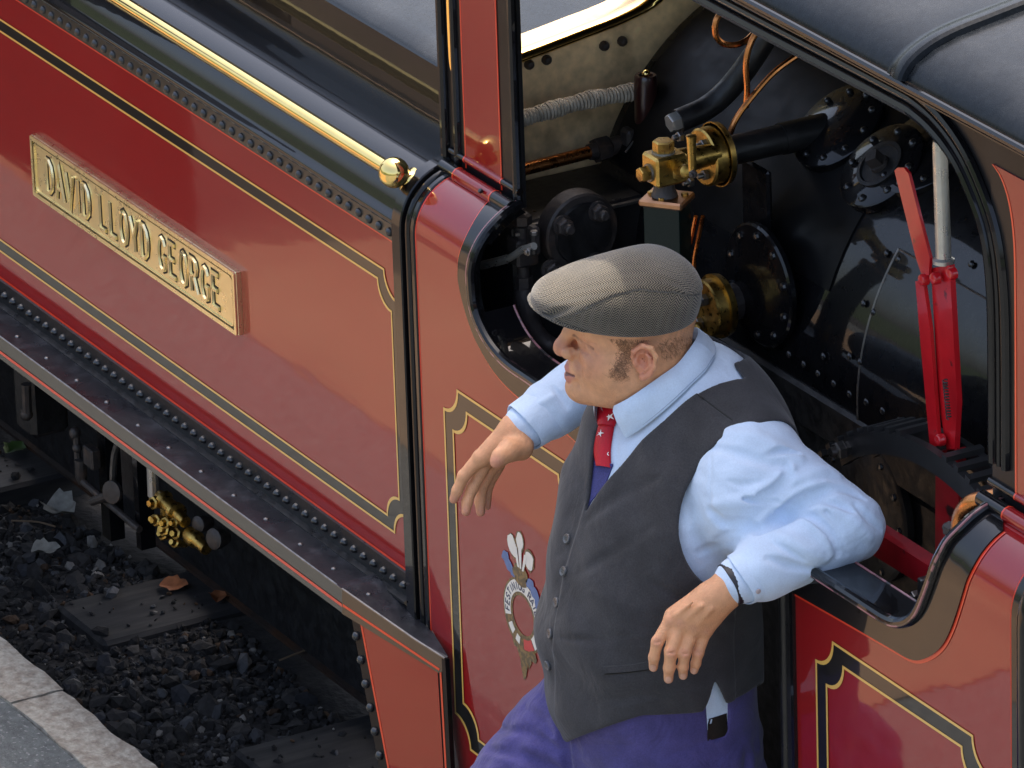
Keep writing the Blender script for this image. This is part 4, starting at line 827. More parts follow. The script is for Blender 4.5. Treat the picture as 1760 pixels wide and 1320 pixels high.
def surface_net(sdf, lo, hi, h, ck=16, slack=1.35):
    """sparse surface nets: only the chunks near the surface are evaluated; returns one welded mesh"""
    lo = np.array(lo, float); hi = np.array(hi, float); n = np.ceil((hi - lo) / (h * ck)).astype(int); S = ck * h
    I = np.stack(np.meshgrid(*[np.arange(k) for k in n], indexing='ij'), -1).reshape(-1, 3)
    cen = (lo + (I + .5) * S).astype(f32); dc = np.concatenate([sdf(cen[i:i + 60000]) for i in range(0, len(cen), 60000)])
    act = I[np.abs(dc) < S * .87 * slack + .012]
    NN = n * ck + 2; ids, vs, qs = [], [], []
    g = np.arange(ck + 2); off = np.stack(np.meshgrid(g, g, g, indexing='ij'), -1)
    def gid(c): return (c[..., 0].astype(np.int64) * NN[1] + c[..., 1]) * NN[2] + c[..., 2]
    BATCH = 24
    for bi in range(0, len(act), BATCH):
        blk = act[bi:bi + BATCH]
        pts = ((blk[:, None, None, None, :] * ck + off[None]) * h + lo).astype(f32)
        val = sdf(pts.reshape(-1, 3)).reshape(len(blk), ck + 2, ck + 2, ck + 2)
        for b, v in zip(blk, val):
            s = v < 0
            if s.all() or not s.any(): continue
            c = s[:-1, :-1, :-1].astype(np.int8); cnt = np.zeros_like(c)
            for dx in (0, 1):
                for dy in (0, 1):
                    for dz in (0, 1): cnt = cnt + s[dx:ck + 1 + dx, dy:ck + 1 + dy, dz:ck + 1 + dz]
            cell = np.argwhere((cnt > 0) & (cnt < 8))
            if len(cell) == 0: continue
            acc = np.zeros((len(cell), 3)); num = np.zeros(len(cell))
            x, y, z = cell.T
            for e0 in range(8):
                a = np.array([(e0 >> 2) & 1, (e0 >> 1) & 1, e0 & 1])
                for ax in range(3):
                    if a[ax]: continue
                    d2 = a.copy(); d2[ax] = 1
                    va = v[x + a[0], y + a[1], z + a[2]]; vb = v[x + d2[0], y + d2[1], z + d2[2]]
                    m_ = (va < 0) != (vb < 0)
                    t = np.where(m_, va / np.where(va == vb, 1, va - vb), 0)
                    p = np.tile(a.astype(float), (len(cell), 1)); p[:, ax] += t; acc[m_] += p[m_]; num += m_
            base = b * ck
            ids.append(gid(cell + base)); vs.append((cell + base + acc / num[:, None]) * h + lo)
            # quads for sign-changing edges whose four cells all lie in this chunk's reach (cells 0..ck); edges owned: cell index 1..ck
            for ax in range(3):
                o1, o2 = [(1, 2), (2, 0), (0, 1)][ax]
                sl0 = [slice(1, ck + 1)] * 3; sl1 = [slice(1, ck + 1)] * 3; sl1[ax] = slice(2, ck + 2)
                s0, s1 = s[tuple(sl0)], s[tuple(sl1)]
                e = np.argwhere(s0 != s1)
                if len(e) == 0: continue
                fl = s0[tuple(e.T)]; e = e + 1
                c1, c2, c3 = e.copy(), e.copy(), e.copy(); c1[:, o1] -= 1; c2[:, o1] -= 1; c2[:, o2] -= 1; c3[:, o2] -= 1
                q = np.stack([gid(e + base), gid(c1 + base), gid(c2 + base), gid(c3 + base)], 1); q[~fl] = q[~fl][:, ::-1]; qs.append(q)
    ids = np.concatenate(ids); vs = np.concatenate(vs); uid, first = np.unique(ids, return_index=True); vv = vs[first]
    q = np.concatenate(qs); r = np.searchsorted(uid, q); r = np.clip(r, 0, len(uid) - 1); ok = (uid[r] == q).all(1); r = r[ok]
    return vv.astype(np.float64), r
def net_obj(name, sdf, lo, hi, h, mat, parent=None, relax=2, attr=None, more=(), **props):
    v, q = surface_net(sdf, lo, hi, h)
    for s2, l2, h2, r2 in more: v2, q2 = surface_net(s2, l2, h2, r2); q = np.concatenate([q, q2 + len(v)]); v = np.concatenate([v, v2])
    # light relaxation, then pull back on to the surface
    e = np.concatenate([q[:, [0, 1]], q[:, [1, 2]], q[:, [2, 3]], q[:, [3, 0]]]); e = np.concatenate([e, e[:, ::-1]])
    deg = np.bincount(e[:, 0], minlength=len(v)).astype(float)
    for _ in range(relax):
        s = np.stack([np.bincount(e[:, 0], weights=v[e[:, 1], k], minlength=len(v)) for k in range(3)], 1) / np.maximum(deg, 1)[:, None]
        v = v + 0.55 * (s - v)
    loc = parent.matrix_world.translation if parent is not None else Vector((0, 0, 0))
    me = bpy.data.meshes.new(name); me.vertices.add(len(v)); me.vertices.foreach_set('co', (v - np.array(ORG)).astype(f32).ravel())
    me.loops.add(len(q) * 4); me.loops.foreach_set('vertex_index', q.astype(np.int32).ravel()); me.polygons.add(len(q))
    me.polygons.foreach_set('loop_start', np.arange(0, len(q) * 4, 4, dtype=np.int32)); me.polygons.foreach_set('use_smooth', np.ones(len(q), bool))
    me.update(); me.validate()
    for m_ in (mat if isinstance(mat, (list, tuple)) else [mat]): me.materials.append(MT[m_])
    if attr is not None:
        for an, (typ, val) in attr(v).items():
            a = me.attributes.new(an, typ, 'POINT')
            if typ == 'FLOAT_COLOR': a.data.foreach_set('color', np.concatenate([val, np.ones((len(val), 1))], 1).astype(f32).ravel())
            elif typ == 'FLOAT_VECTOR': a.data.foreach_set('vector', val.astype(f32).ravel())
            else: a.data.foreach_set('value', val.astype(f32).ravel())
    print('NET', name, len(v), round(time.time() - T0, 1))
    return link(name, me, parent, **props)
ORG = Vector((0.56, -0.12, -1.15))
MAN = None
def W(px, py, c): return A(px, py, c=c).astype(f32)
def apply_folds(P, d, F_):
    for c, rs, sink, lo, hi in F_:
        m_ = ((P > lo) & (P < hi)).all(-1)
        if not m_.any(): continue
        q = P[m_]; e = None
        for i in range(len(c) - 1):
            ba = c[i + 1] - c[i]; pa = q - c[i]; h = np.clip((pa @ ba) / (ba @ ba + 1e-12), 0, 1); x = ln(pa - h[:, None] * ba) - (rs[i] + (rs[i + 1] - rs[i]) * h); e = x if e is None else np.minimum(e, x)
        k = float(rs.max()) * .5; d = d.copy(); d[m_] = smax(d[m_], -e, k) if sink else smin(d[m_], e, k)
    return d
def hit_many(pts, sdf, off=0.0, c0=1.05, it=46):
    """where the sight lines through these points of the photograph meet a surface"""
    pts = np.array(pts, float); s0 = DIST - c0
    v = np.array(D_AX)[None] + np.array(R_AX)[None] * ((pts[:, :1] - 880) / FOC) - np.array(U_AX)[None] * ((pts[:, 1:2] - 660) / FOC)
    p = (np.array(CAM_POS)[None] + v * s0).astype(f32); v = (v / np.linalg.norm(v, axis=1)[:, None]).astype(f32)
    for _ in range(it): p = p + v * np.clip(sdf(p) - off, -.02, .08)[:, None] * .72
    g = np.stack([sdf(p + V3(*(1.5e-3 * (np.arange(3) == k)))) - sdf(p - V3(*(1.5e-3 * (np.arange(3) == k)))) for k in range(3)], 1)
    return p, g / (np.linalg.norm(g, axis=1)[:, None] + 1e-9)
# ---- head frame
HF = V3(-.559, -.829, 0); HL = V3(.829, -.559, 0); HZ = V3(0, 0, 1)
EAR = W(1104, 618, .656); HO = EAR - .076 * HL
def to_head(P): q = P - HO; return np.stack([q @ HF, q @ HL, q @ HZ], -1)
def head_pt(f, l, z): return HO + HF * f + HL * l + HZ * z
FACE_O = []
def sdf_head(P, base=False):
    H = P if base else to_head(P); M_ = H.copy(); M_[..., 1] = np.abs(M_[..., 1])      # mirrored half
    d = d_ell(H, (.010, 0, .05), (.088, .077, .090))
    d = smin(d, d_ell(H, (.050, 0, .022), (.054, .056, .072)), .02)
    d = smin(d, d_ell(H, (.048, 0, -.045), (.058, .056, .047)), .022)
    d = smin(d, d_ell(M_, (.022, .052, -.042), (.035, .020, .036)), .03)     # jaw angle, full cheeks
    d = smin(d, d_ell(M_, (.047, .036, -.022), (.036, .029, .034)), .020)
    d = smin(d, d_ell(H, (.0955, 0, -.075), (.0275, .030, .0245)), .018)      # chin
    d = smin(d, d_ell(H, (.047, 0, -.079), (.052, .048, .023)), .02)        # soft under the chin
    d = smin(d, d_ell(H, (.097, 0, -.041), (.0200, .032, .021)), .012)        # mouth mound
    d = smin(d, d_cap(M_, (.100, .010, .037), (.074, .048, .034), .011, .009), .014)    # brow
    d = smax(d, -d_sph(M_, (.104, .034, .011), .0165), .012)                  # eye hollow
    d = smin(d, d_sph(M_, (.0775, .032, .012), .0140), .003)                 # closed lids
    d = smin(d, d_ell(M_, (.086, .0175, .010), (.013, .010, .016)), .010)
    d = smin(d, d_chain(H, [(.101, 0, .032), (.1125, 0, .014), (.1245, 0, -.006)], [.0090, .0098, .0108], .006), .010)
    d = smin(d, d_sph(H, (.1255, 0, -.0125), .0135), .005)
    d = smin(d, d_ell(M_, (.1095, .0150, -.0160), (.0165, .0085, .0105)), .004)
    d = smax(d, -d_ell(M_, (.1180, .0075, -.0270), (.0070, .0038, .0050)), .003)
    d = apply_folds(M_, d, FACE_O)
    if base: return d
    lu = d_chain(M_, [(.1175, 0, -.0435), (.1150, .0095, -.0430), (.1040, .0260, -.0452)], [.0056, .0058, .0034], .003)
    ll = d_chain(M_, [(.1165, 0, -.0565), (.1145, .010, -.0556), (.1040, .0255, -.0485)], [.0072, .0072, .0038], .003)
    d = smin(d, lu, .004); d = smin(d, ll, .004)
    d = smax(d, -d_chain(M_, [(.1250, 0, -.0498), (.1195, .013, -.0490), (.1060, .0290, -.0462)], [.0016, .0020, .0015], .002), .0016)
    # ears
    E_ = M_ - V3(-.0, .0765, 0)
    tl = E_[..., 1] - .35 * (-E_[..., 0]) ; Q = np.stack([E_[..., 0], tl, E_[..., 2]], -1)
    ear = d_ell(Q, (-.004, .003, .002), (.0190, .0045, .027))
    hx = [(.0145, .006, .004), (.0120, .0105, .016), (-.002, .0125, .0275), (-.0150, .0125, .0255), (-.0215, .0120, .0125), (-.0190, .0110, -.0050), (-.0105, .0095, -.0190), (-.0005, .0075, -.0250)]
    ear = smin(ear, d_chain(Q, hx, [.0034, .0036, .0038, .0040, .0040, .0036, .0038, .0058], .003), .003)
    ear = smin(ear, d_chain(Q, [(-.004, .0085, .017), (-.0120, .0100, .009), (-.0115, .0095, -.004), (-.004, .0090, -.013)], [.0026, .0034, .0034, .0034], .002), .002)
    ear = smin(ear, d_ell(Q, (.0105, .0055, -.004), (.0042, .0040, .0062)), .004)
    ear = smax(ear, -d_ell(Q, (-.0015, .0085, .001), (.0082, .0085, .0105)), .002)
    ear = smax(ear, -d_ell(Q, (-.0005, .0095, .0185), (.0065, .0045, .0055)), .002)
    d = smin(d, ear, .003)
    d = smin(d, d_cap(H, (-.012, 0, -.02), (-.035, 0, -.16), .057, .066), .02)
    return d
def face_lines(L_):
    """creases and swellings of the face, followed on the near cheek and mirrored"""
    out = []
    for pts, r, dep in L_:
        q = spline(pts, 9) if len(pts) > 2 else np.linspace(pts[0], pts[1], 6)
        p, g = hit_many(q, sdf_head, it=60); rs = r * (.4 + .6 * np.sin(math.pi * np.linspace(.08, .92, len(p))) ** .8)
        c = to_head((p + g * (rs * (1 - abs(dep)) * (1 if dep > 0 else -1))[:, None]).astype(f32)); c[:, 1] = np.abs(c[:, 1])
        out.append((c.astype(f32), rs.astype(f32), dep > 0, (c.min(0) - r * 2 - .01).astype(f32), (c.max(0) + r * 2 + .01).astype(f32)))
    return out
FACE_O = face_lines([([(1001, 606), (1010, 622), (1008, 642)], .0120, -.40)])
FACE_F = face_lines([([(987, 577), (997, 585), (1008, 593), (1021, 601)], .0034, .60), ([(990, 591), (1000, 602), (1012, 608)], .0042, .32), ([(1010, 588), (1025, 592)], .0024, .42), ([(1012, 599), (1027, 610)], .0024, .42),
    ([(983, 601), (990, 616), (997, 633), (997, 650)], .0068, .42), ([(992, 654), (997, 668)], .0042, .35), ([(972, 655), (982, 659)], .0042, .4)])
FACE_O = FACE_O + FACE_F
# ---- torso: stacked ellipses along a slightly leaning trunk
TZ = np.array([-.75, -.60, -.48, -.38, -.28, -.18, -.06, .05, .13, .19, .25], f32)
TX = np.array([.58, .58, .58, .58, .580, .580, .580, .578, .572, .565, .56], f32)
TY = np.array([-.02, -.04, -.065, -.082, -.092, -.094, -.082, -.055, -.030, -.018, -.01], f32)
TRX = np.array([.15, .165, .166, .167, .167, .167, .170, .174, .160, .11, .06], f32)
TRY = np.array([.11, .120, .128, .135, .141, .142, .132, .118, .104, .08, .05], f32)
def torso_par(z):
    return [np.interp(z, TZ, a).astype(f32) for a in (TX, TY, TRX, TRY)]
def sdf_trunk(P, lo=-.75):
    x, y, rx, ry = torso_par(P[..., 2]); qx, qy = (P[..., 0] - x) / rx, (P[..., 1] - y) / ry
    k0 = np.power(np.abs(qx) ** 2.3 + np.abs(qy) ** 2.3 + 1e-12, 1 / 2.3); d = (k0 - 1) * np.minimum(rx, ry) * .93
    d = smax(d, P[..., 2] - .24, .03); return np.maximum(d, lo - P[..., 2])
NB = V3(.562, -.015, .19); SL = V3(.735, .005, .150); SR = V3(.405, .005, .140)
def sdf_torso(P):
    d = sdf_trunk(P)
    for S_ in (SL, SR):
        d = smin(d, d_cap(P, NB + V3(0, .01, -.01), S_, .056, .058), .05)
    d = smin(d, d_ell(P, (.57, .045, .10), (.15, .075, .13)), .04)           # upper back
    return d
# ---- arms
ELB = A(1458, 906, Y=.075).astype(f32); WRL = W(1258, 1003, .757)
ELR = V3(.245, .085, .118); WRR = W(893, 738, .302)
def fold(P, k, amp, warp=.6):
    a = np.sin(P @ V3(*k) + warp * np.sin(P @ V3(31, -23, 41)) + .5 * np.sin(P @ V3(-13, 57, 22))); return amp * (np.abs(a) ** 1.5)
def sleeve_arm(P, S_, E_, Wr, rs):
    up = d_cap(P, S_, E_, rs[0], rs[1]); lo = smin(d_cap(P, E_, E_ + (Wr - E_) * .74, rs[1] * .98, rs[2] + .004), d_cap(P, E_, E_ + (Wr - E_) * .95, .04, .034), .01); return smin(up, lo, .005)
def sdf_sleeveL(P):
    d = sleeve_arm(P, SL + V3(.010, -.01, -.012), ELB, WRL, (.067, .053, .043))
    d = smin(d, d_ell(P, SL + V3(.03, -.04, -.06), (.07, .07, .085)), .04)
    return d
def sleeve_R(P): return sleeve_arm(P, SR + V3(-.01, -.01, -.012), ELR, WRR, (.066, .054, .041))
def shirt_base(P):
    t = sdf_torso(P) - .003; a = sdf_sleeveL(P); b = sleeve_R(P); d = smin(smin(t, a, .022), b, .022)
    arm = np.clip(1 - np.abs(np.minimum(a, b)) / .04, 0, 1)
    return d - arm * (fold(P, (46, 34, -58), .0012) + fold(P, (-28, 66, 38), .0010, 1.1))
def lay(lines, sdf, n=9):
    """cloth folds: each line laid on the surface; depth < 0 raises a roll, > 0 sinks a crease"""
    out = []
    for pts, r, dep in lines:
        q = spline(pts, n) if len(pts) > 2 else np.linspace(pts[0], pts[1], n); p, g = hit_many(q, sdf)
        rs = r * (.35 + .65 * np.sin(math.pi * np.linspace(.06, .94, n)) ** .7)
        c = p + g * (rs * (1 - abs(dep)) * (1 if dep > 0 else -1))[:, None]
        out.append((c.astype(f32), rs.astype(f32), dep > 0, c.min(0) - r * 2 - .012, c.max(0) + r * 2 + .012))
    return out
def zz(*p): return [(1120 + x / 3, 660 + y / 3) for x, y in p]
SHIRT_F = lay([
    (zz((330, 620), (450, 610), (560, 575), (650, 510), (720, 430)), .014, -.45), (zz((400, 250), (520, 270), (640, 330), (760, 380)), .016, -.35), (zz((740, 500), (830, 460), (900, 440), (960, 470)), .013, -.4),
    (zz((540, 720), (640, 660), (760, 580), (880, 520), (930, 530)), .012, -.5), (zz((620, 770), (700, 800), (800, 860), (900, 900)), .014, -.4), (zz((830, 640), (940, 650), (1040, 700), (1130, 790)), .013, -.4), (zz((660, 700), (740, 690), (830, 720), (900, 800), (930, 870)), .010, -.45),
    (zz((320, 330), (450, 360), (560, 395), (690, 425)), .012, .55), (zz((480, 592), (560, 602), (650, 608)), .007, .6), (zz((560, 760), (640, 715), (740, 640), (820, 585), (915, 548)), .015, .85), (zz((690, 420), (700, 480), (640, 545), (560, 575)), .010, .6),
    (zz((755, 668), (850, 700), (930, 775), (965, 880)), .009, .8), (zz((600, 900), (720, 935), (860, 965)), .009, .75), (zz((1050, 620), (1115, 685), (1185, 755)), .008, .75), (zz((900, 540), (1000, 545), (1090, 590)), .009, .65), (zz((300, 655), (370, 718), (440, 722), (540, 740)), .012, .7), (zz((330, 810), (430, 760), (510, 735)), .010, .65), (zz((240, 870), (340, 830), (440, 800)), .010, .35),
    (zz((620, 820), (680, 850), (790, 915)), .006, .6), (zz((300, 300), (304, 400), (300, 520), (303, 630)), .0032, .6), (zz((880, 600), (960, 620), (1040, 660)), .007, .5), (zz((400, 500), (470, 520), (560, 500)), .007, .45), (zz((900, 660), (960, 760), (1000, 880)), .006, .5), (zz((560, 385), (660, 350), (760, 360)), .006, .5),
    ([(905, 700), (935, 690), (962, 672)], .008, -.4), ([(950, 665), (962, 680), (975, 700)], .006, .6)], shirt_base)
def sdf_shirt(P): return smax(apply_folds(P, shirt_base(P), SHIRT_F), SHZ - P[..., 2], .003)
# ---- hands
def sdf_handL(P):
    wr = WRL; d = d_cap(P, wr + (ELB - wr) * .25, wr, .031, .028)
    pc = [(1242, 1018, .757), (1215, 1050, .752), (1192, 1078, .742)]
    d = smin(d, d_cap(P, W(1236, 1020, .756), W(1172, 1062, .737), .023, .017), .014)
    d = smin(d, d_cap(P, W(1246, 1026, .750), W(1210, 1078, .728), .021, .0155), .014)
    d = smin(d, d_cap(P, W(1222, 1030, .752), W(1190, 1074, .735), .021, .016), .014)
    d = smin(d, d_cap(P, W(1222, 1022, .742), W(1156, 1058, .728), .019, .0125), .012)
    F_ = [[(1153, 1066, .732), (1130, 1103, .732), (1124, 1130, .723), (1123, 1147, .712)], [(1171, 1070, .738), (1153, 1122, .736), (1150, 1148, .726), (1149, 1167, .714)],
          [(1193, 1076, .736), (1177, 1123, .733), (1174, 1146, .723), (1174, 1161, .712)], [(1213, 1082, .728), (1200, 1122, .722), (1196, 1140, .714), (1193, 1152, .706)]]
    R_ = [[.0105, .0090, .0080, .0068], [.0108, .0094, .0084, .0071], [.0104, .0088, .0078, .0067], [.0098, .0082, .0073, .0063]]
    for f_, r_ in zip(F_, R_):
        pts = [W(*p) for p in f_]
        d = smin(d, d_chain(P, pts, r_, .004), .0055)
        d = smin(d, d_sph(P, pts[0] - D_AXn * .004, .0092), .006)           # knuckle
        for q in (.93, 1.07):                                                # creases over the middle joint
            c_ = pts[1] - D_AXn * .0085 + (pts[2] - pts[1]) * (q - 1) * .7; d = smax(d, -d_cap(P, c_ - R_AXn * .005, c_ + R_AXn * .005, .0009), .0016)
    th = [W(1222, 1040, .715), W(1180, 1072, .692), W(1160, 1100, .682), W(1150, 1118, .676)]
    d = smin(d, d_chain(P, th, [.017, .0125, .0105, .008], .008), .010)
    for a_, b_ in (((1205, 1042, .776), (1180, 1062, .757)), ((1222, 1048, .775), (1200, 1068, .756)), ((1190, 1035, .775), (1162, 1058, .753))):
        d = smin(d, d_cap(P, W(*a_) - D_AXn * -.0025, W(*b_) - D_AXn * -.0025, .0016), .009)                  # tendons
    for a_, b_ in (((1228, 985, .785), (1250, 1020, .786)), ((1220, 992, .783), (1240, 1022, .784)), ((1248, 1042, .770), (1256, 1035, .77))):
        d = smax(d, -d_cap(P, W(*a_), W(*b_), .0008), .002)
    return d
D_AXn = np.array(D_AX, f32); R_AXn = np.array(R_AX, f32)
def sdf_handR(P):
    wr = WRR; d = d_cap(P, wr + (ELR - wr) * .25, wr, .030, .027)
    d = smin(d, d_cap(P, W(882, 742, .302), W(830, 786, .298), .0235, .0150), .014)
    d = smin(d, d_cap(P, W(886, 752, .290), W(850, 792, .262), .0235, .0165), .014)
    d = smin(d, d_cap(P, W(878, 750, .270), W(852, 788, .240), .018, .014), .012)
    F_ = [[(824, 788, .297), (797, 818, .290), (786, 843, .283), (780, 858, .279)], [(835, 796, .280), (812, 838, .276), (803, 862, .276), (801, 879, .278)],
          [(848, 798, .258), (828, 838, .252), (825, 862, .253), (826, 880, .256)], [(857, 800, .240), (839, 834, .234), (836, 856, .235), (837, 870, .238)]]
    R_ = [[.0118, .0096, .0084, .0071], [.0110, .0094, .0084, .0073], [.0106, .0090, .0082, .0071], [.0100, .0082, .0074, .0064]]
    for f_, r_ in zip(F_, R_):
        pts = [W(*p) for p in f_]; d = smin(d, d_chain(P, pts, r_, .004), .005)
    th = [W(893, 768, .318), W(874, 775, .338), W(860, 785, .350), W(853, 794, .354)]
    d = smin(d, d_chain(P, th, [.022, .0165, .0125, .0100], .008), .010)
    return d
def in_box(P, lo, hi): return ((P > V3(*lo)) & (P < V3(*hi))).all(-1)
BOXH = (HO - V3(.16, .17, .20), HO + V3(.14, .14, .17))
allL = [W(1262, 960, .77), W(1110, 1185, .68)]; BOXL = (np.minimum(*allL) - .07, np.maximum(*allL) + .07)
allR = [W(900, 700, .30), W(770, 895, .28)]; BOXR = (np.minimum(*allR) - .07, np.maximum(*allR) + .07)
HIPL, KNL, FTL = V3(.672, -.045, -.56), V3(.700, -.36, -.80), V3(.690, -.41, -1.09)
HIPR, KNR, FTR = A(991, 1280, c=.30).astype(f32), A(800, 1494, c=.27).astype(f32), V3(.330, -.44, -1.09)
def boxed(P, box, fn, d, k=.01):
    m_ = in_box(P, box[0], box[1])
    if m_.any():
        e = fn(P[m_]); d = d.copy(); d[m_] = smin(d[m_], e, k) if k else np.minimum(d[m_], e)
    return d
# ---- skin
def col_mat(name, rough, sss=0.0, bump=0.0, bump_scale=300, coat=0.0, var=0.12):
    m_, nt, b = new_mat(name); N, L = nt.nodes, nt.links
    a = N.new('ShaderNodeAttribute'); a.attribute_name = 'tint'
    tc = N.new('ShaderNodeTexCoord'); n = N.new('ShaderNodeTexNoise'); n.inputs['Scale'].default_value = 90; n.inputs['Detail'].default_value = 6; L.new(tc.outputs['Object'], n.inputs[0])
    r = N.new('ShaderNodeMapRange'); r.inputs[1].default_value = .3; r.inputs[2].default_value = .7; r.inputs[3].default_value = 1 - var; r.inputs[4].default_value = 1 + var; L.new(n.outputs[0], r.inputs[0])
    vm = N.new('ShaderNodeVectorMath'); vm.operation = 'SCALE'; L.new(a.outputs['Color'], vm.inputs[0]); L.new(r.outputs[0], vm.inputs[3]); L.new(vm.outputs[0], b.inputs['Base Color'])
    b.inputs['Roughness'].default_value = rough; b.inputs['Subsurface Weight'].default_value = sss; b.inputs['Subsurface Radius'].default_value = (.010, .0035, .002); b.inputs['Subsurface Scale'].default_value = .35
    if bump:
        n2 = N.new('ShaderNodeTexNoise'); n2.inputs['Scale'].default_value = bump_scale; n2.inputs['Detail'].default_value = 4; L.new(tc.outputs['Object'], n2.inputs[0])
        bp = N.new('ShaderNodeBump'); bp.inputs['Distance'].default_value = bump; L.new(n2.outputs[0], bp.inputs['Height']); L.new(bp.outputs[0], b.inputs['Normal'])
    return m_
MT['skin'] = col_mat('skin', .46, sss=.10, bump=.0010, bump_scale=450, var=.09)
def sstep(x, a, b_): t = np.clip((x - a) / (b_ - a), 0, 1); return t * t * (3 - 2 * t)
def skin_tint(v):
    P = v.astype(f32); H = to_head(P); M_ = H.copy(); M_[:, 1] = np.abs(M_[:, 1])
    c = np.tile(np.array([.66, .325, .165]), (len(v), 1))
    def mix(w, col): nonlocal c; w = np.clip(w, 0, 1)[:, None]; c = c * (1 - w) + np.array(col) * w
    inh = in_box(P, BOXH[0], BOXH[1])
    def near(d, r): return inh * (1 - sstep(d, 0, r))
    mix(.65 * near(d_sph(H, (.1255, 0, -.012), .010), .016), (.50, .19, .125))
    mix(.45 * near(d_ell(M_, (.085, .048, -.012), (.02, .02, .02)), .025), (.53, .22, .14))
    lips = np.minimum(d_chain(M_, [(.1175, 0, -.0435), (.1150, .0095, -.0430), (.1040, .0260, -.0452)], [.0056, .0058, .0034]), d_chain(M_, [(.1165, 0, -.0565), (.1145, .010, -.0556), (.1040, .0255, -.0485)], [.0072, .0072, .0038]))
    mix(.85 * near(lips, .0022), (.52, .19, .15))
    slit = d_chain(M_, [(.1250, 0, -.0498), (.1195, .013, -.0490), (.1060, .0290, -.0462)], [.0016, .0020, .0015]); mix(.8 * near(slit, .0009), (.06, .018, .016))
    E_ = M_ - V3(0, .0765, 0); ear = d_ell(E_, (-.004, .008, .002), (.024, .014, .030)); mix(.6 * near(ear, .006) * (H[:, 1] > 0), (.55, .19, .125))
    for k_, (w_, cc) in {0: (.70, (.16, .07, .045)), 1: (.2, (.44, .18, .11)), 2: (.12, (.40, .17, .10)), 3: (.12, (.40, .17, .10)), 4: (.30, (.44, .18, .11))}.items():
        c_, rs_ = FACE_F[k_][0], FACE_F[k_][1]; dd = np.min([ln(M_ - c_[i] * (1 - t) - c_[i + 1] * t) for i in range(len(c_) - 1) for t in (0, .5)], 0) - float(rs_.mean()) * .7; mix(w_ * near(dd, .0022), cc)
    # cropped hair at the back and sides, sideburn, faint stubble
    n = np.sin(P @ V3(900, 310, 540)) * np.sin(P @ V3(-410, 820, 660)) * .25
    hair = sstep(-H[:, 0], .002, .030) * sstep(H[:, 2], -.035, .012) * (ear > .001); mix(inh * hair * (.26 + n), (.28, .16, .085))
    st = sstep(-H[:, 2], .020, .05) * sstep(H[:, 0], -.01, .03) * (lips > .004); mix(inh * st * (.10 + .12 * n), (.20, .13, .10))
    # hands a little redder at knuckles, pale nails
    for f_, cc in (([(1130, 1103, .741), (1153, 1122, .745), (1177, 1123, .742), (1200, 1122, .730)], (.50, .20, .125)),):
        for p in f_: mix(.5 * (1 - sstep(ln(P - W(*p)), .003, .012)), cc)
    for p in ((1171, 1070, .75), (1193, 1076, .748), (1153, 1066, .745), (1213, 1082, .74)): mix(.35 * (1 - sstep(ln(P - W(*p)), .004, .014)), (.50, .21, .13))
    for p in ((780, 860, .28), (801, 882, .28), (826, 883, .256), (837, 873, .238), (851, 796, .36)): mix(.55 * (1 - sstep(ln(P - W(*p)), .006, .018)), (.52, .20, .14))
    for p, q in (((1122, 1149), .720), ((1149, 1169), .7215), ((1174, 1163), .719), ((1192, 1154), .7125)):
        x = P - W(*p, q); w = np.sqrt((x @ R_AXn / .0052) ** 2 + (x @ np.array(U_AX, f32) / .0068) ** 2 + (x @ D_AXn / .008) ** 2); mix(.8 * (1 - sstep(w, .85, 1.05)), (.62, .36, .26)); mix(.35 * (sstep(w, .9, 1.05) * (1 - sstep(w, 1.05, 1.3))), (.30, .13, .09))
    return {'tint': ('FLOAT_COLOR', c)}
# ---- clothes materials
def weave_mat(name, col, rough=.85, scale=420, amt=.1, bump=.0003, sheen=.15, big=.1, fold_bump=0.0):
    m_, nt, b = new_mat(name); N, L = nt.nodes, nt.links; tc = N.new('ShaderNodeTexCoord')
    def noise(s_, d_, dist=0.0): n = N.new('ShaderNodeTexNoise'); n.inputs['Scale'].default_value = s_; n.inputs['Detail'].default_value = d_; n.inputs['Distortion'].default_value = dist; L.new(tc.outputs['Object'], n.inputs[0]); return n.outputs[0]
    def rng(x, k): r = N.new('ShaderNodeMapRange'); r.inputs[1].default_value = .3; r.inputs[2].default_value = .7; r.inputs[3].default_value = 1 - k; r.inputs[4].default_value = 1 + k; L.new(x, r.inputs[0]); return r.outputs[0]
    fine = noise(scale, 3)
    mu = N.new('ShaderNodeMath'); mu.operation = 'MULTIPLY'; L.new(rng(fine, amt), mu.inputs[0]); L.new(rng(noise(25, 6), big), mu.inputs[1])
    c = N.new('ShaderNodeRGB'); c.outputs[0].default_value = (*col, 1); vm = N.new('ShaderNodeVectorMath'); vm.operation = 'SCALE'; L.new(c.outputs[0], vm.inputs[0]); L.new(mu.outputs[0], vm.inputs[3]); L.new(vm.outputs[0], b.inputs['Base Color'])
    b.inputs['Roughness'].default_value = rough; b.inputs['Sheen Weight'].default_value = sheen; b.inputs['Sheen Roughness'].default_value = .5; b.inputs['Specular IOR Level'].default_value = .3
    bp = N.new('ShaderNodeBump'); bp.inputs['Distance'].default_value = bump; L.new(fine, bp.inputs['Height'])
    if fold_bump:
        b3 = N.new('ShaderNodeBump'); b3.inputs['Distance'].default_value = fold_bump; L.new(noise(11, 3, .8), b3.inputs['Height']); L.new(b3.outputs[0], bp.inputs['Normal'])
    L.new(bp.outputs[0], b.inputs['Normal']); return m_
MT['shirt'] = weave_mat('pale_blue_cotton', (.55, .66, .81), amt=.05, bump=.0001, big=.06, fold_bump=.006)
MT['vest'] = weave_mat('charcoal_wool', (.034, .033, .036), amt=.22, bump=.0004, big=.2, fold_bump=.006)
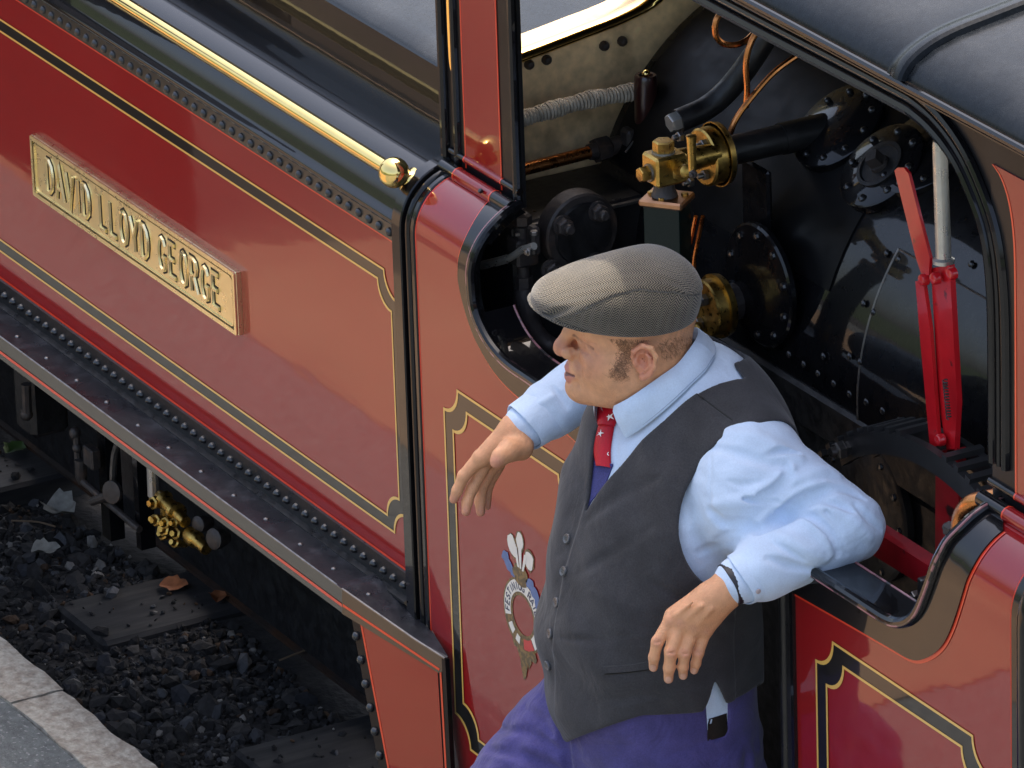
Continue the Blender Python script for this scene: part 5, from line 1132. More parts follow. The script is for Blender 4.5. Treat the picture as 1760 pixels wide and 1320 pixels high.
MT['trousers'] = weave_mat('navy_cotton_drill', (.066, .056, .185), amt=.16, bump=.0004, big=.18, fold_bump=.012)
MT['denim'] = weave_mat('blue_denim', (.040, .042, .17), amt=.3, bump=.0004)
MT['tie'] = weave_mat('red_silk', (.50, .006, .018), rough=.45, amt=.06, sheen=.0)
MT['whiteprint'] = paint('white_print', (.8, .78, .76), rough=.7)
MT['button'] = paint('grey_horn_button', (.075, .078, .085), rough=.35, coat=.3)
MT['belt'] = paint('black_leather', (.012, .011, .010), rough=.45, bump=.0005, bump_scale=200)
MT['strap'] = paint('black_strap', (.012, .012, .018), rough=.4)
MT['boot'] = paint('black_boot_leather', (.012, .011, .010), rough=.35, coat=.3)
MT['hair'] = paint('brown_hair', (.20, .095, .042), rough=.5)
# ---- build
MAN = empty('person', ORG, label='man in tweed flat cap, charcoal waistcoat and blue shirt leaning from the cab doorway', category='person')
bpy.context.view_layer.update()
def hit(px, py, sdf, off=0.0, c0=1.1):
    p = W(px, py, c0); v = np.array(ray(px, py), f32); v /= np.linalg.norm(v)
    for _ in range(140):
        d = float(sdf(p[None])[0]) - off
        p = p + v * d * .7
        if abs(d) < 2e-4: break
    e = 1e-3; g = np.array([float(sdf((p + V3(*(e * (np.arange(3) == k))))[None])[0] - sdf((p - V3(*(e * (np.arange(3) == k))))[None])[0]) for k in range(3)]); return p, g / np.linalg.norm(g)
class Q(MB):
    def build(s, name, mat, parent=None, **k):
        s.v = [tuple(np.array(p) - np.array(ORG)) for p in s.v]; return MB.build(s, name, mat, parent or MAN, **k)
def sdf_core(P):
    d = sdf_trunk(P) + .012
    for S_ in (SL, SR): d = smin(d, d_cap(P, NB, S_, .040, .045), .05)
    d = smin(d, d_chain(P, [SL, ELB, ELB + (WRL - ELB) * .8], [.044, .036, .024], .01), .02); d = smin(d, d_chain(P, [SR, ELR, ELR + (WRR - ELR) * .8], [.044, .036, .023], .01), .02)
    d = smin(d, d_chain(P, [HIPL, KNL, FTL], [.075, .05, .035], .02), .03); d = smin(d, d_chain(P, [HIPR, KNR, FTR], [.075, .05, .035], .02), .03)
    return smin(d, d_cap(P, HO + HZ * -.12 + HF * -.03, NB + V3(0, 0, -.05), .052, .06), .02)
net_obj('body', lambda P: sdf_head(P), HO - V3(.17, .17, .19), HO + V3(.15, .15, .17), .0015, 'skin', MAN, attr=skin_tint,
        relax=1,
        more=[(sdf_handL, BOXL[0] - .03, BOXL[1] + .03, .0017), (sdf_handR, BOXR[0] - .03, BOXR[1] + .03, .0017), (sdf_core, V3(.02, -.60, -1.12), V3(1.02, .22, .24), .006)])
hit_pocket = hit_many([(1234, 1240)], lambda P: sdf_trunk(P) - .0045)[0][0]; SHZ = float(hit_pocket[2]) - .012
net_obj('shirt', sdf_shirt, (.14, -.34, -.36), (1.02, .22, .27), .0024, 'shirt', MAN, relax=1)
# waistcoat
_q = hit_many([(1227, 1168)], lambda P: sdf_torso(P) - .0125)[0][0]; VZ = float(_q[2]); VTH = float(np.arctan2(_q[0] - .58, -(_q[1] + .09)))
def vest_cut(P):
    """positive where the waistcoat is cut away"""
    x, y, z = P[..., 0], P[..., 1], P[..., 2]
    dx = x - .566
    hem = -.335 + .62 * np.maximum(0, np.abs(dx + .0) - .004)
    hem = np.minimum(hem, -.238 + .0 * x)
    c = hem - z
    vneck = ((z - .035) * .50 - np.abs(dx - .002)) * .9; vneck = np.where(y < .03, vneck, -1.0)
    c = np.maximum(c, vneck)
    nk = .078 - ln((P - V3(.562, .0, .24)) * V3(1, .9, .5)); c = np.maximum(c, nk)
    for S_, sg in ((SL, 1), (SR, -1)):
        e = -d_ell(P, (S_[0] + sg * .055, S_[1] - .045, .075), (.080, .115, .130)); c = np.maximum(c, e)
        e2 = -d_cap(P, (S_[0] + sg * .052, S_[1], .13), (S_[0] + sg * .15, S_[1] + .05, .10), .078, .10); c = np.maximum(c, e2)
    th = np.arctan2(x - .58, -(y + .09)); vent = ((VZ - z) * .40 - np.abs((th - VTH) * .16 - .0)) * .9
    c = np.maximum(c, vent)
    return c
VEST_F = lay([([(990, 908), (1060, 858), (1135, 822)], .022, .45), ([(978, 995), (1050, 955), (1130, 900)], .020, .45), ([(952, 1094), (1030, 1098), (1115, 1082)], .016, .5), ([(950, 1175), (1040, 1200), (1150, 1190)], .018, .45), ([(1120, 1000), (1200, 1050), (1270, 1120)], .020, .45), ([(1060, 770), (1110, 720), (1150, 690)], .018, .4), ([(1180, 1090), (1240, 1060), (1290, 1060)], .016, .45), ([(1250, 680), (1285, 700), (1315, 725)], .012, .5)], lambda P: sdf_torso(P) - .0125)
def sdf_vest(P):
    d = sdf_torso(P)
    d = d - .0035 * sstep(P[..., 2] * 0 + P[..., 0] - (.560 - .02 * (P[..., 2] < -.2) * 0), -.001, .001) * (P[..., 1] < -.05)
    z = P[..., 2]
    w = .0035 * np.sin(z * 46 + 5 * P[..., 0] + 1.5 * np.sin(P[..., 0] * 17)) * sstep(-z, .04, .16) * sstep(-P[..., 1], 0.0, .1)
    w = w + .004 * np.sin((P @ V3(38, 20, 30)) + 1.3 * np.sin(P @ V3(-9, 21, 14))) * .6
    d = d - w; d = apply_folds(P, d, VEST_F)
    sh = np.maximum(d - .0125, -(d - .0055)); return smax(sh, vest_cut(P), .002)
net_obj('waistcoat', sdf_vest, (.33, -.29, -.37), (.83, .16, .28), .0024, 'vest', MAN, relax=7)
# trousers
def sdf_trous(P):
    d = sdf_trunk(P) - .0045
    d = smin(d, d_chain(P, [HIPL, KNL, FTL], [.108, .082, .066], .03), .04); d = smin(d, d_chain(P, [HIPR, KNR, FTR], [.108, .084, .066], .03), .04)
    d = d - (fold(P, (40, 26, -34), .004) + fold(P, (-22, 48, 30), .003, 1.2)) * sstep(-P[..., 2], .30, .36)
    d = apply_folds(P, d, TROUS_F); d = smax(d, P[..., 2] + .225, .003)
    hole = d_chain(P, [hit_pocket + V3(0, 0, -.012), hit_pocket + V3(-.002, .002, .09)], [.017, .021]); return smax(d, -hole, .003)
def trous_base(P): return smin(smin(sdf_trunk(P) - .006, d_chain(P, [HIPL, KNL, FTL], [.108, .082, .066], .03), .04), d_chain(P, [HIPR, KNR, FTR], [.108, .084, .066], .03), .04)
TROUS_F = lay([([(925, 1192), (955, 1225), (972, 1280), (980, 1330)], .012, .6), ([(860, 1255), (915, 1262), (962, 1290)], .010, .4), ([(900, 1215), (930, 1238), (950, 1262)], .009, .5), ([(840, 1290), (900, 1300), (960, 1320)], .011, .35), ([(1150, 1300), (1190, 1285), (1225, 1270)], .008, .4)], trous_base)
net_obj('trousers', sdf_trous, (.25, -.54, -1.12), (.82, .12, -.25), .0038, 'trousers', MAN)
def ringz(z0, z1, off, n=64):
    rows = []
    for z in np.linspace(z0, z1, 5):
        x, y, rx, ry = [float(q) for q in torso_par(f32(z))]
        rows.append([(x + (rx + off) * math.copysign(abs(math.cos(t)) ** (2 / 2.3), math.cos(t)), y + (ry + off) * math.copysign(abs(math.sin(t)) ** (2 / 2.3), math.sin(t)), z) for t in np.linspace(0, 2 * math.pi, n, endpoint=False)])
    return rows
ZBL = float(hit_pocket[2]); b = Q(); b.grid([[p_ for p_ in r_ if math.hypot(p_[0] - hit_pocket[0], p_[1] - hit_pocket[1]) < .0195] for r_ in ringz(ZBL - .028, ZBL + .008, .0048, 500)]); b.build('belt', 'belt')
# boots on the platform
def sdf_boots(P):
    d = None
    for F_ in (FTL, FTR):
        e = smin(d_cap(P, (F_[0], F_[1] + .02, -1.02), (F_[0], F_[1] + .03, -1.10), .05, .045), d_ell(P, (F_[0] - .01, F_[1] - .08, -1.115), (.047, .135, .045)), .03)
        e = smin(e, d_sph(P, (F_[0], F_[1] + .045, -1.11), .04), .03); d = e if d is None else np.minimum(d, e)
    return smax(d, -1.149 - P[..., 2], .004)
net_obj('boots', sdf_boots, (.3, -.66, -1.16), (.8, -.28, -.95), .006, 'boot', MAN)
def grid_hit(rows, sdf, off, n):
    """rows: list of pixel polylines; each resampled to n; returns grid of surface points"""
    R = [spline(r, n) if len(r) > 2 else np.linspace(r[0], r[1], n) for r in rows]
    p, g = hit_many(np.concatenate(R), sdf, off); k = len(rows); return p.reshape(k, n, 3), g.reshape(k, n, 3)
def sheet2(b, P_, N_, t):
    """thin cloth: outer and inner face with a rim"""
    o = P_; i = P_ - N_ * t; b.grid(o.tolist()); b.grid(i.tolist(), flip=True)
    for a, c in ((o[0], i[0]), (o[-1], i[-1]), (o[:, 0], i[:, 0]), (o[:, -1], i[:, -1])): b.grid([a.tolist(), c.tolist()])
# ---- flat cap
def cap_zs(f): return np.interp(f, [-.12, -.085, -.05, 0, .04, .075, .105, .14, .18], [.060, .082, .104, .112, .104, .088, .070, .055, .05]).astype(f32)
def sdf_cap(P):
    H = to_head(P); f, l, z = H[..., 0], H[..., 1], H[..., 2]
    d = d_ell(H, (.007, 0, .064), (.089, .093, .075))
    d = smin(d, d_ell(H, (.080, 0, .070), (.088, .083, .040)), .045)
    d = smin(d, d_ell(H, (-.010, 0, .080), (.068, .080, .055)), .02)
    top = sstep(z - cap_zs(f), -.0015, .0025); d = d - .0022 * top
    for sg in (1, -1):
        Hs = H * V3(1, sg, 1)
        d = smax(d, -d_chain(Hs, [(.160, .030, .062), (.140, .058, .062), (.115, .078, .078), (.085, .090, .100)], [.0028, .0035, .003, .001], .002), .006)
    d = d - .0018 * np.sin(f * 55 + 20 * l) * np.sin(l * 48 + 1.3) * sstep(z, .05, .09)
    zb = .0395 + .26 * np.maximum(0, f - .085) - .05 * np.maximum(0, -f - .04)
    d = smax(d, zb - z, .004)
    br = d_ell(np.stack([f, l, z - (.0455 + .26 * np.maximum(0, f - .085))], -1), (.092, 0, 0), (.0835, .081, .0068)); br = smax(br, .055 - f, .01)
    d = smin(d, br, .002)
    inner = d_ell(H, (.010, 0, .05), (.082, .080, .075)); return smax(d, -np.maximum(inner, z - .1), .003)
def cap_attr(v):
    H = to_head(v.astype(f32)); f, l, z = H.T; side_ = z < cap_zs(f)
    ang = np.arctan2(l, np.maximum(z - .0, .001)) * .12
    u = np.where(side_, f + .25 * (z - .05), ang); w = np.where(side_, z - .35 * f, f + .002)
    return {'weave': ('FLOAT_VECTOR', np.stack([u, w, side_.astype(float)], 1))}
def tweed():
    m_, nt, b = new_mat('herringbone_tweed'); N, L = nt.nodes, nt.links
    a = N.new('ShaderNodeAttribute'); a.attribute_name = 'weave'; sx_ = N.new('ShaderNodeSeparateXYZ'); L.new(a.outputs['Vector'], sx_.inputs[0])
    tc = N.new('ShaderNodeTexCoord'); nz = N.new('ShaderNodeTexNoise'); nz.inputs['Scale'].default_value = 500; nz.inputs['Detail'].default_value = 3; L.new(tc.outputs['Object'], nz.inputs[0])
    def M(op, x, y=None, z=None):
        n = N.new('ShaderNodeMath'); n.operation = op
        for i, q in enumerate((x, y, z)):
            if q is None: continue
            if hasattr(q, 'links'): L.new(q, n.inputs[i])
            else: n.inputs[i].default_value = q
        return n.outputs[0]
    pp = M('PINGPONG', sx_.outputs[0], .0068); v = M('ADD', sx_.outputs[1], M('MULTIPLY', pp, 1.15)); v = M('ADD', v, M('MULTIPLY', M('SUBTRACT', nz.outputs[0], .5), .0012))
    s = M('SINE', M('MULTIPLY', v, 2 * math.pi / .0041)); s = M('ADD', M('MULTIPLY', s, 1.1), .45); s = M('MINIMUM', M('MAXIMUM', s, 0.0), 1.0)
    mx = N.new('ShaderNodeMix'); mx.data_type = 'RGBA'; L.new(s, mx.inputs[0]); mx.inputs[6].default_value = (.009, .008, .008, 1); mx.inputs[7].default_value = (.185, .155, .108, 1)
    n2 = N.new('ShaderNodeTexNoise'); n2.inputs['Scale'].default_value = 18; L.new(tc.outputs['Object'], n2.inputs[0])
    r = N.new('ShaderNodeMapRange'); r.inputs[1].default_value = .3; r.inputs[2].default_value = .7; r.inputs[3].default_value = .85; r.inputs[4].default_value = 1.15; L.new(n2.outputs[0], r.inputs[0])
    vm = N.new('ShaderNodeVectorMath'); vm.operation = 'SCALE'; L.new(mx.outputs[2], vm.inputs[0]); L.new(r.outputs[0], vm.inputs[3]); L.new(vm.outputs[0], b.inputs['Base Color'])
    b.inputs['Roughness'].default_value = .9; b.inputs['Sheen Weight'].default_value = .35; b.inputs['Specular IOR Level'].default_value = .2
    bp = N.new('ShaderNodeBump'); bp.inputs['Distance'].default_value = .0006; L.new(s, bp.inputs['Height']); L.new(bp.outputs[0], b.inputs['Normal']); return m_
MT['tweed'] = tweed()
cb = head_pt(.03, 0, .09)
CAPO = net_obj('flat_cap', sdf_cap, cb - .19, cb + .19, .0019, 'tweed', MAN, attr=cap_attr)
bpos = head_pt(.118, 0, .1135)
# ---- collar, tie, bib
EN = 14
def sdf_under(P): return np.minimum(sdf_torso(P) - .004, boxed(P, BOXH, sdf_head, np.full(len(P), 1., f32), 0))
top_e = [(1056, 697), (1080, 684), (1109, 664), (1138, 643), (1162, 625), (1180, 603), (1192, 586)]
mid_e = [(1064, 722), (1090, 706), (1116, 688), (1146, 664), (1172, 643), (1192, 621), (1206, 600)]
bot_e = [(1079, 748), (1098, 735), (1118, 719), (1152, 688), (1184, 656), (1206, 634), (1220, 612)]
P_, N_ = grid_hit([top_e, bot_e], sdf_under, .003, 26)
pt_, pb_ = P_[0], P_[1]; cen = HO + HZ * -.11
rows = []
for t, bl, ins in ((-.22, -.004, .010), (0, .002, 0), (.12, .0075, 0), (.45, .010, 0), (.8, .0085, 0), (1, .007, 0)):
    q = pt_ * (1 - max(t, 0)) + pb_ * max(t, 0)
    out = q - (cen + HZ * ((q - cen) @ HZ)[:, None]); out /= np.linalg.norm(out, axis=1)[:, None]
    if t < 0: q = q - HZ[None] * .016 - out * .002
    rows.append(q + out * bl)
G = np.array(rows)
b = Q(); b.grid(G.tolist()); b.grid((G - .0022 * np.array([0, 0, 1])[None, None]).tolist(), flip=True); b.grid([G[-1].tolist(), (G[-1] - V3(0, 0, .0022)).tolist()]); b.grid([G[:, 0].tolist(), (G[:, 0] - V3(0, 0, .0022)).tolist()])
b.build('collar', 'shirt', auto=70)
Gm = G.copy(); Gm[..., 0] = 2 * .552 - Gm[..., 0]; Gm[..., 2] -= .012
b = Q(); b.grid(Gm.tolist()); b.build('collar', 'shirt', auto=70)
MT['seamblue'] = paint('shirt_stitching', (.30, .38, .52), rough=.8)
e_ = (G[-1] * .82 + G[-2] * .18) + np.array([0, 0, .0004]); b = Q(); b.tube(e_[1:], .0006, 5); b.build('collar_stitching', 'seamblue')
# collar stand round the back of the neck
bk = [G[k][-1] for k in range(len(G))]; bm = [Gm[k][-1] for k in range(len(G))]
b = Q(); b.grid([[bk[k] * (1 - t) + bm[k] * t + V3(0, .030, .004) * math.sin(math.pi * t) for t in np.linspace(0, 1, 9)] for k in range(len(G))]); b.build('collar', 'shirt', auto=70)
sdf_cl = lambda P: sdf_torso(P) - .003
def tie_piece(name, L_, R__, off, bulge, n=7, m_=14):
    a = spline(L_, m_); c = spline(R__, m_); rows = [[a[i], c[i]] for i in range(m_)]
    p, g = grid_hit(rows, sdf_cl, off, n); w = np.sin(np.linspace(0, math.pi, n)) ** .6
    p = p + g * (w * bulge)[None, :, None]; b = Q(); sheet2(b, p, g, .004); return b.build(name, 'tie', auto=60), p, g
tk, kp, kg = tie_piece('tie_knot', [(1029, 690), (1026, 712), (1030, 733)], [(1063, 690), (1061, 708), (1053, 732)], .006, .011)
tb, tp, tg = tie_piece('tie_blade', [(1029, 728), (1023, 752), (1020, 775), (1024, 800)], [(1053, 728), (1049, 752), (1046, 776), (1047, 803)], .005, .006)
def bird(par, px, py, s, rot):
    sh = [(0, .5), (.15, .15), (1.0, .45), (.45, -.05), (.75, -.8), (.1, -.25), (-.5, -.75), (-.28, -.02), (-1, .35), (-.15, .18)]
    pts = [(px + s * (x * math.cos(rot) - y * math.sin(rot)), py - s * (x * math.sin(rot) + y * math.cos(rot))) for x, y in sh]
    grid_ = kp if par is tk else tp; gg = grid_.reshape(-1, 3); nn = (kg if par is tk else tg).reshape(-1, 3)
    q0 = np.array([((p - np.array(CAM_POS)) @ np.array(D_AX)) for p in gg]); out = []
    pr = np.stack([880 + FOC * ((gg - np.array(CAM_POS)) @ np.array(R_AX)) / q0, 660 - FOC * ((gg - np.array(CAM_POS)) @ np.array(U_AX)) / q0], 1)
    k = np.argmin(((pr - np.array([px, py])) ** 2).sum(1)); c = gg[k]; n = nn[k] / np.linalg.norm(nn[k])
    for x, y in pts:
        v = np.array(ray(x, y)); t = ((c + n * .0012 - np.array(CAM_POS)) @ n) / (v @ n); out.append(np.array(CAM_POS) + v * t)
    b = Q(); b.add(out, [tuple(range(len(out)))]); o = MB.build(b, 'bird_print', 'whiteprint', par, smooth=False); return o
class QS(Q):
    pass
def bird_(par, *a):
    o = bird(par, *a); o.data.transform(Matrix.Translation(-ORG)); return o
bird_(tk, 1047, 716, 9, .3); bird_(tb, 1031, 745, 7, .9); bird_(tb, 1042, 780, 6, .2)
p, g = grid_hit([[(1006, 745), (1019, 745)], [(1003, 790), (1021, 790)], [(1002, 797), (1052, 800)], [(996, 830), (1040, 832)], [(988, 862), (1015, 862)], [(984, 890), (1000, 890)]], sdf_cl, .0022, 10)
b = Q(); sheet2(b, p, g, .003); b.build('bib', 'denim', auto=60)
p, g = grid_hit([[(1020, 792), (1052, 797)], [(1019, 797), (1051, 802)]], sdf_cl, .0035, 10); b = Q(); sheet2(b, p, g, .002); b.build('bib_hem', 'denim')
# ---- waistcoat details
pb_, nb_ = hit_many([(976, 926), (970, 982), (958, 1035), (947, 1089), (943, 1143)], sdf_vest, 0.0)
for q, n in zip(pb_, nb_):
    b = Q(); b.lathe(q + n * .0008, n, [(-.003, .0072), (.0022, .0078), (.0036, .0070), (.0032, .0052), (.0026, .0048), (.0024, .0005)], 18); o = b.build('button', 'button')
    for sx_, sy_ in ((-1, -1), (1, 1), (-1, 1), (1, -1)):
        e1 = np.cross(n, [0, 0, 1]); e1 /= np.linalg.norm(e1); e2 = np.cross(n, e1); c = q + (e1 * sx_ + e2 * sy_) * .0015 + n * .0034
        b = Q(); b.lathe(c, n, [(0, .0007), (.0004, .0006)], 6); b.v = [tuple(np.array(p_) - np.array(ORG)) for p_ in b.v]; MB.build(b, 'thread', 'belt', o)
p, g = grid_hit([[(1037, 1146), (1078, 1143), (1120, 1137)], [(1038, 1157), (1078, 1154), (1120, 1149)]], sdf_vest, .0004, 14)
b = Q(); sheet2(b, p + g * .0018, g, .003); b.build('pocket_welt', 'vest')
for dy in (-1.5, 12.5):
    p, g = hit_many(spline([(1036, 1147 + dy), (1078, 1144 + dy), (1121, 1138 + dy)], 14), sdf_vest, .0); b = Q(); b.tube(p, .0009, 5); b.build('stitch_line', 'belt')
p, g = hit_many(spline([(1180, 662), (1215, 690), (1258, 722)], 20), sdf_vest, -.0002); b = Q(); b.tube(p, .0009, 5); b.build('seam', 'belt')
MT['pinkbutton'] = paint('pearl_button', (.42, .36, .36), rough=.3)
# ---- cuffs, buttons, watch
def cuff(Wr, E_, r0, r1, L_, shift, sq, name):
    ax = (E_ - Wr) / np.linalg.norm(E_ - Wr); a = np.cross(ax, [0, 0, 1]); a /= np.linalg.norm(a); c = np.cross(ax, a); n = 40; rows = []
    prof_ = [(L_, r1 - .004), (L_, r1), (L_ * .6, r1 * .5 + r0 * .5 + .001), (.002, r0), (0, r0 - .001), (.002, r0 - .003), (L_ * .5, r0 - .003)]
    for h, r in prof_:
        rows.append([Wr + ax * (h + shift + .004 * math.sin(2 * t + .6) * (1 - h / L_)) + (a * math.cos(t) * (1 + .04 * math.sin(3 * t)) + c * math.sin(t) * sq) * r for t in np.linspace(0, 2 * math.pi, n, endpoint=False)])
    b = Q(); b.grid(rows, closed_v=True); return b.build(name, 'shirt', auto=50), ax
cuff(WRL, ELB, .0415, .0430, .060, .010, .95, 'cuff'); cuff(WRR, ELR, .0415, .0440, .074, .004, .95, 'cuff')
axL = (ELB - WRL) / np.linalg.norm(ELB - WRL)
b = Q(); b.lathe(WRL + axL * -.007, axL, [(0, .0300), (.001, .0330), (.013, .0345), (.014, .032)], 30); b.build('watch_strap', 'strap')
q = W(1271, 1006, .757) + D_AXn * -.036; 
q, n = hit_many([(1303, 1016)], lambda P: np.minimum(sdf_shirt(P), d_cap(P, WRL, ELB, .0425)), .0005); b = Q(); b.lathe(q[0], n[0], [(0, .0040), (.0016, .0040), (.0022, .003)], 14); b.build('cuff_button', 'pinkbutton')
# ---- hair: sideburn curls and cropped nape, many fine strands
def strands(name, poly_px, n, length, width, curl, droop, seed):
    rg = np.random.default_rng(seed); P0 = np.array(poly_px, float); out = []
    lo, hi = P0.min(0), P0.max(0); pts = []
    while len(pts) < n:
        q = rg.uniform(lo, hi); c = False
        for i in range(len(P0)):
            a, b_ = P0[i], P0[i - 1]
            if (a[1] > q[1]) != (b_[1] > q[1]) and q[0] < (b_[0] - a[0]) * (q[1] - a[1]) / (b_[1] - a[1]) + a[0]: c = not c
        if c: pts.append(q)
    sd = lambda P: boxed(P, BOXH, sdf_head, np.full(len(P), 1., f32), 0)
    p, g = hit_many(pts, sd, 0.0); b = Q()
    for q, nn in zip(p, g):
        d = np.array(droop) + rg.normal(0, .35, 3); d -= nn * (d @ nn); d /= np.linalg.norm(d); s = np.cross(nn, d); ph = rg.uniform(0, 6.28); L_ = length * rg.uniform(.5, 1.4); row = []
        for t in np.linspace(0, 1, 5):
            c = q + nn * (.0003 + .0014 * math.sin(math.pi * t * .9)) + d * L_ * t + s * curl * math.sin(ph + 5 * t) * L_; row.append([c - s * width * (1 - .7 * t), c + s * width * (1 - .7 * t)])
        b.grid(row)
    o = b.build(name, 'hair'); o['kind'] = 'stuff'; return o
strands('sideburn', [(1066, 584), (1088, 588), (1082, 612), (1078, 632), (1076, 648), (1058, 648), (1050, 640), (1062, 626), (1066, 606)], 230, .011, .00032, .5, tuple(-.8 * HZ + .25 * HF), 3)
strands('nape_hair', [(1130, 592), (1140, 582), (1192, 574), (1190, 592), (1172, 612), (1138, 616)], 300, .006, .00022, .05, tuple(-.9 * HZ - .3 * HF), 5)
strands('temple_hair', [(1040, 580), (1115, 584), (1095, 592), (1062, 590)], 120, .006, .00025, .1, tuple(-.9 * HZ - .2 * HF), 8)
# ================================================================ GROUND, PLATFORM, TRACK
def attr_mat(name, rough=.8, bump=0, bump_scale=80, var=.2, spec=.3):
    m_ = col_mat(name, rough, 0, bump, bump_scale, var=var); m_.node_tree.nodes['Principled BSDF'].inputs['Specular IOR Level'].default_value = spec; return m_
MT['earth'] = paint('black_ash_ground', (.020, .019, .019), rough=.9, col2=(.045, .04, .035), mix_scale=14, mix_lo=.4, mix_hi=.7, var=.4, var_scale=60, bump=.006, bump_scale=60)
MT['stone'] = attr_mat('ballast_stone', .75, .002, 120)
MT['coping'] = paint('worn_coping_stone', (.37, .335, .275), rough=.85, col2=(.25, .21, .165), mix_scale=45, mix_lo=.42, mix_hi=.62, var=.25, var_scale=120, bump=.003, bump_scale=110)
MT['asphalt'] = paint('grey_asphalt', (.10, .108, .105), rough=.8, col2=(.26, .26, .25), mix_scale=110, mix_lo=.58, mix_hi=.68, var=.3, var_scale=60, bump=.003, bump_scale=130)
MT['reflection_paving'] = paint('warm_reflection_paving', (.235, .155, .092), rough=.85, var=.15, var_scale=2.5, col2=(.20, .13, .08), mix_scale=3, mix_lo=.5, mix_hi=.7)
MT['sleeper'] = paint('tarred_timber', (.030, .029, .030), rough=.7, col2=(.06, .055, .05), mix_scale=20, mix_lo=.5, mix_hi=.7, var=.3, var_scale=40, stretch=(1, .15, 1), bump=.002, bump_scale=60)
MT['railrust'] = paint('rusty_rail', (.045, .032, .026), rough=.6, col2=(.10, .045, .02), mix_scale=8, mix_lo=.5, mix_hi=.7, var=.3, var_scale=50)
MT['railhead'] = paint('rail_head', (.20, .13, .08), rough=.35, metal=.7, col2=(.13, .06, .025), mix_scale=6, mix_lo=.4, mix_hi=.6)
ZG, ZPL, YE = -1.515, -1.15, -.077
b = MB(); b.grid([[(x, y, -1.56) for y in (-300, -60, -.1, 2, 60, 300)] for x in (-300, -40, 0, 40, 300)]); b.build('ground', 'earth', kind='structure')
def hgt(x, y): return ZG + .012 * math.sin(5 * x + 2 * y) + .010 * math.sin(-3 * x + 9 * y + 1) - .02 * max(0, min(1, (y - .3) / .3))
b = MB(); b.grid([[(x, y, hgt(x, y)) for y in np.linspace(-.09, 2.2, 40)] for x in np.linspace(-9, 6, 200)]); b.build('trackbed', 'earth', kind='structure')
# platform: body, coping stones laid end to end, asphalt, warm patch added for its reflection
PLAT = empty('platform', (0, 0, ZPL), kind='structure')
def pl(b, name, mat, **k):
    o = b.build(name, mat, PLAT, **k); o.matrix_parent_inverse = Matrix.Translation(-PLAT.location); return o
b = MB(); b.box((-26, -14, -1.55), (30, YE - .012, ZPL - .03)); pl(b, 'platform_wall', 'coping')
xj = A(62, 1198, Z=ZPL)[0]; L_ = .62; xs = xj - 12 * L_
for k in range(34):
    b = MB(); dy = random.uniform(-.003, .003); x0, x1 = xs + k * L_ + .003, xs + (k + 1) * L_ - .003
    g = [[(x, y + (random.uniform(-.004, .004) if j in (0, 8) else 0), ZPL + dy * .5 + random.uniform(-.0015, .0015)) for j, y in enumerate(np.linspace(YE - .104, YE + dy, 9))] for x in np.linspace(x0, x1, 16)]
    b.grid(g); b.grid([[r[-1], (r[-1][0], r[-1][1], ZPL - .09)] for r in g]); b.grid([[g[0][j], (x0, g[0][j][1], ZPL - .09)] for j in range(9)]); b.grid([[g[-1][j], (x1, g[-1][j][1], ZPL - .09)] for j in range(9)]); b.grid([[r[0], (r[0][0], r[0][1], ZPL - .09)] for r in g])
    pl(b, 'coping_stone', 'coping')
b = MB(); b.grid([[(x, y, ZPL - .005) for y in (-14, -1.04, YE - .105)] for x in (-26, -.8, 30)]); pl(b, 'asphalt', 'asphalt')
b = MB(); b.grid([[(x, y, ZPL - .001 ) for y in (-9, -1.00)] for x in (-24, -.75)]); pl(b, 'reflection_paving', 'reflection_paving')  # extent and warm tint set for the reflection in the red sides
# track: two flat-bottomed rails on timber sleepers
TR = empty('railway_track', (-1.9, .9, -1.5), label='narrow gauge track with rusty rails on dark tarred sleepers beneath the engine', category='track')
def tr(b, name, mat, **k):
    o = b.build(name, mat, TR, **k); o.matrix_parent_inverse = Matrix.Translation(-TR.location); return o
def rail(yc, s):
    sec = [(-.048, -1.497), (-.048, -1.490), (-.010, -1.480), (-.007, -1.470), (-.007, -1.432), (-.012, -1.425), (-.024, -1.420), (-.024, -1.404), (-.018, -1.400), (.018, -1.400), (.024, -1.404), (.024, -1.420), (.012, -1.425), (.007, -1.432), (.007, -1.470), (.010, -1.480), (.048, -1.490), (.048, -1.497)]
    b = MB(); n = 2
    b.grid([[(x, yc + p[0], p[1]) for p in sec] for x in np.linspace(-30, 30, 3)]); b.mi = [1 if (i % (len(sec) - 1)) in (6, 7, 8, 9, 10) else 0 for i in range(len(b.f))]
    return tr(b, 'rail', ['railrust', 'railhead'], smooth=False)
rail(.738, 1); rail(.738 + .645, 1)
for i, x in enumerate(np.arange(-7.35, 5, .80)):
    b = MB(); w = .115 + random.uniform(-.01, .01); b.box((x - w, .40 + random.uniform(-.02, .02), -1.6), (x + w, 1.75, -1.4975), bev=.008); o = tr(b, 'sleeper', 'sleeper')
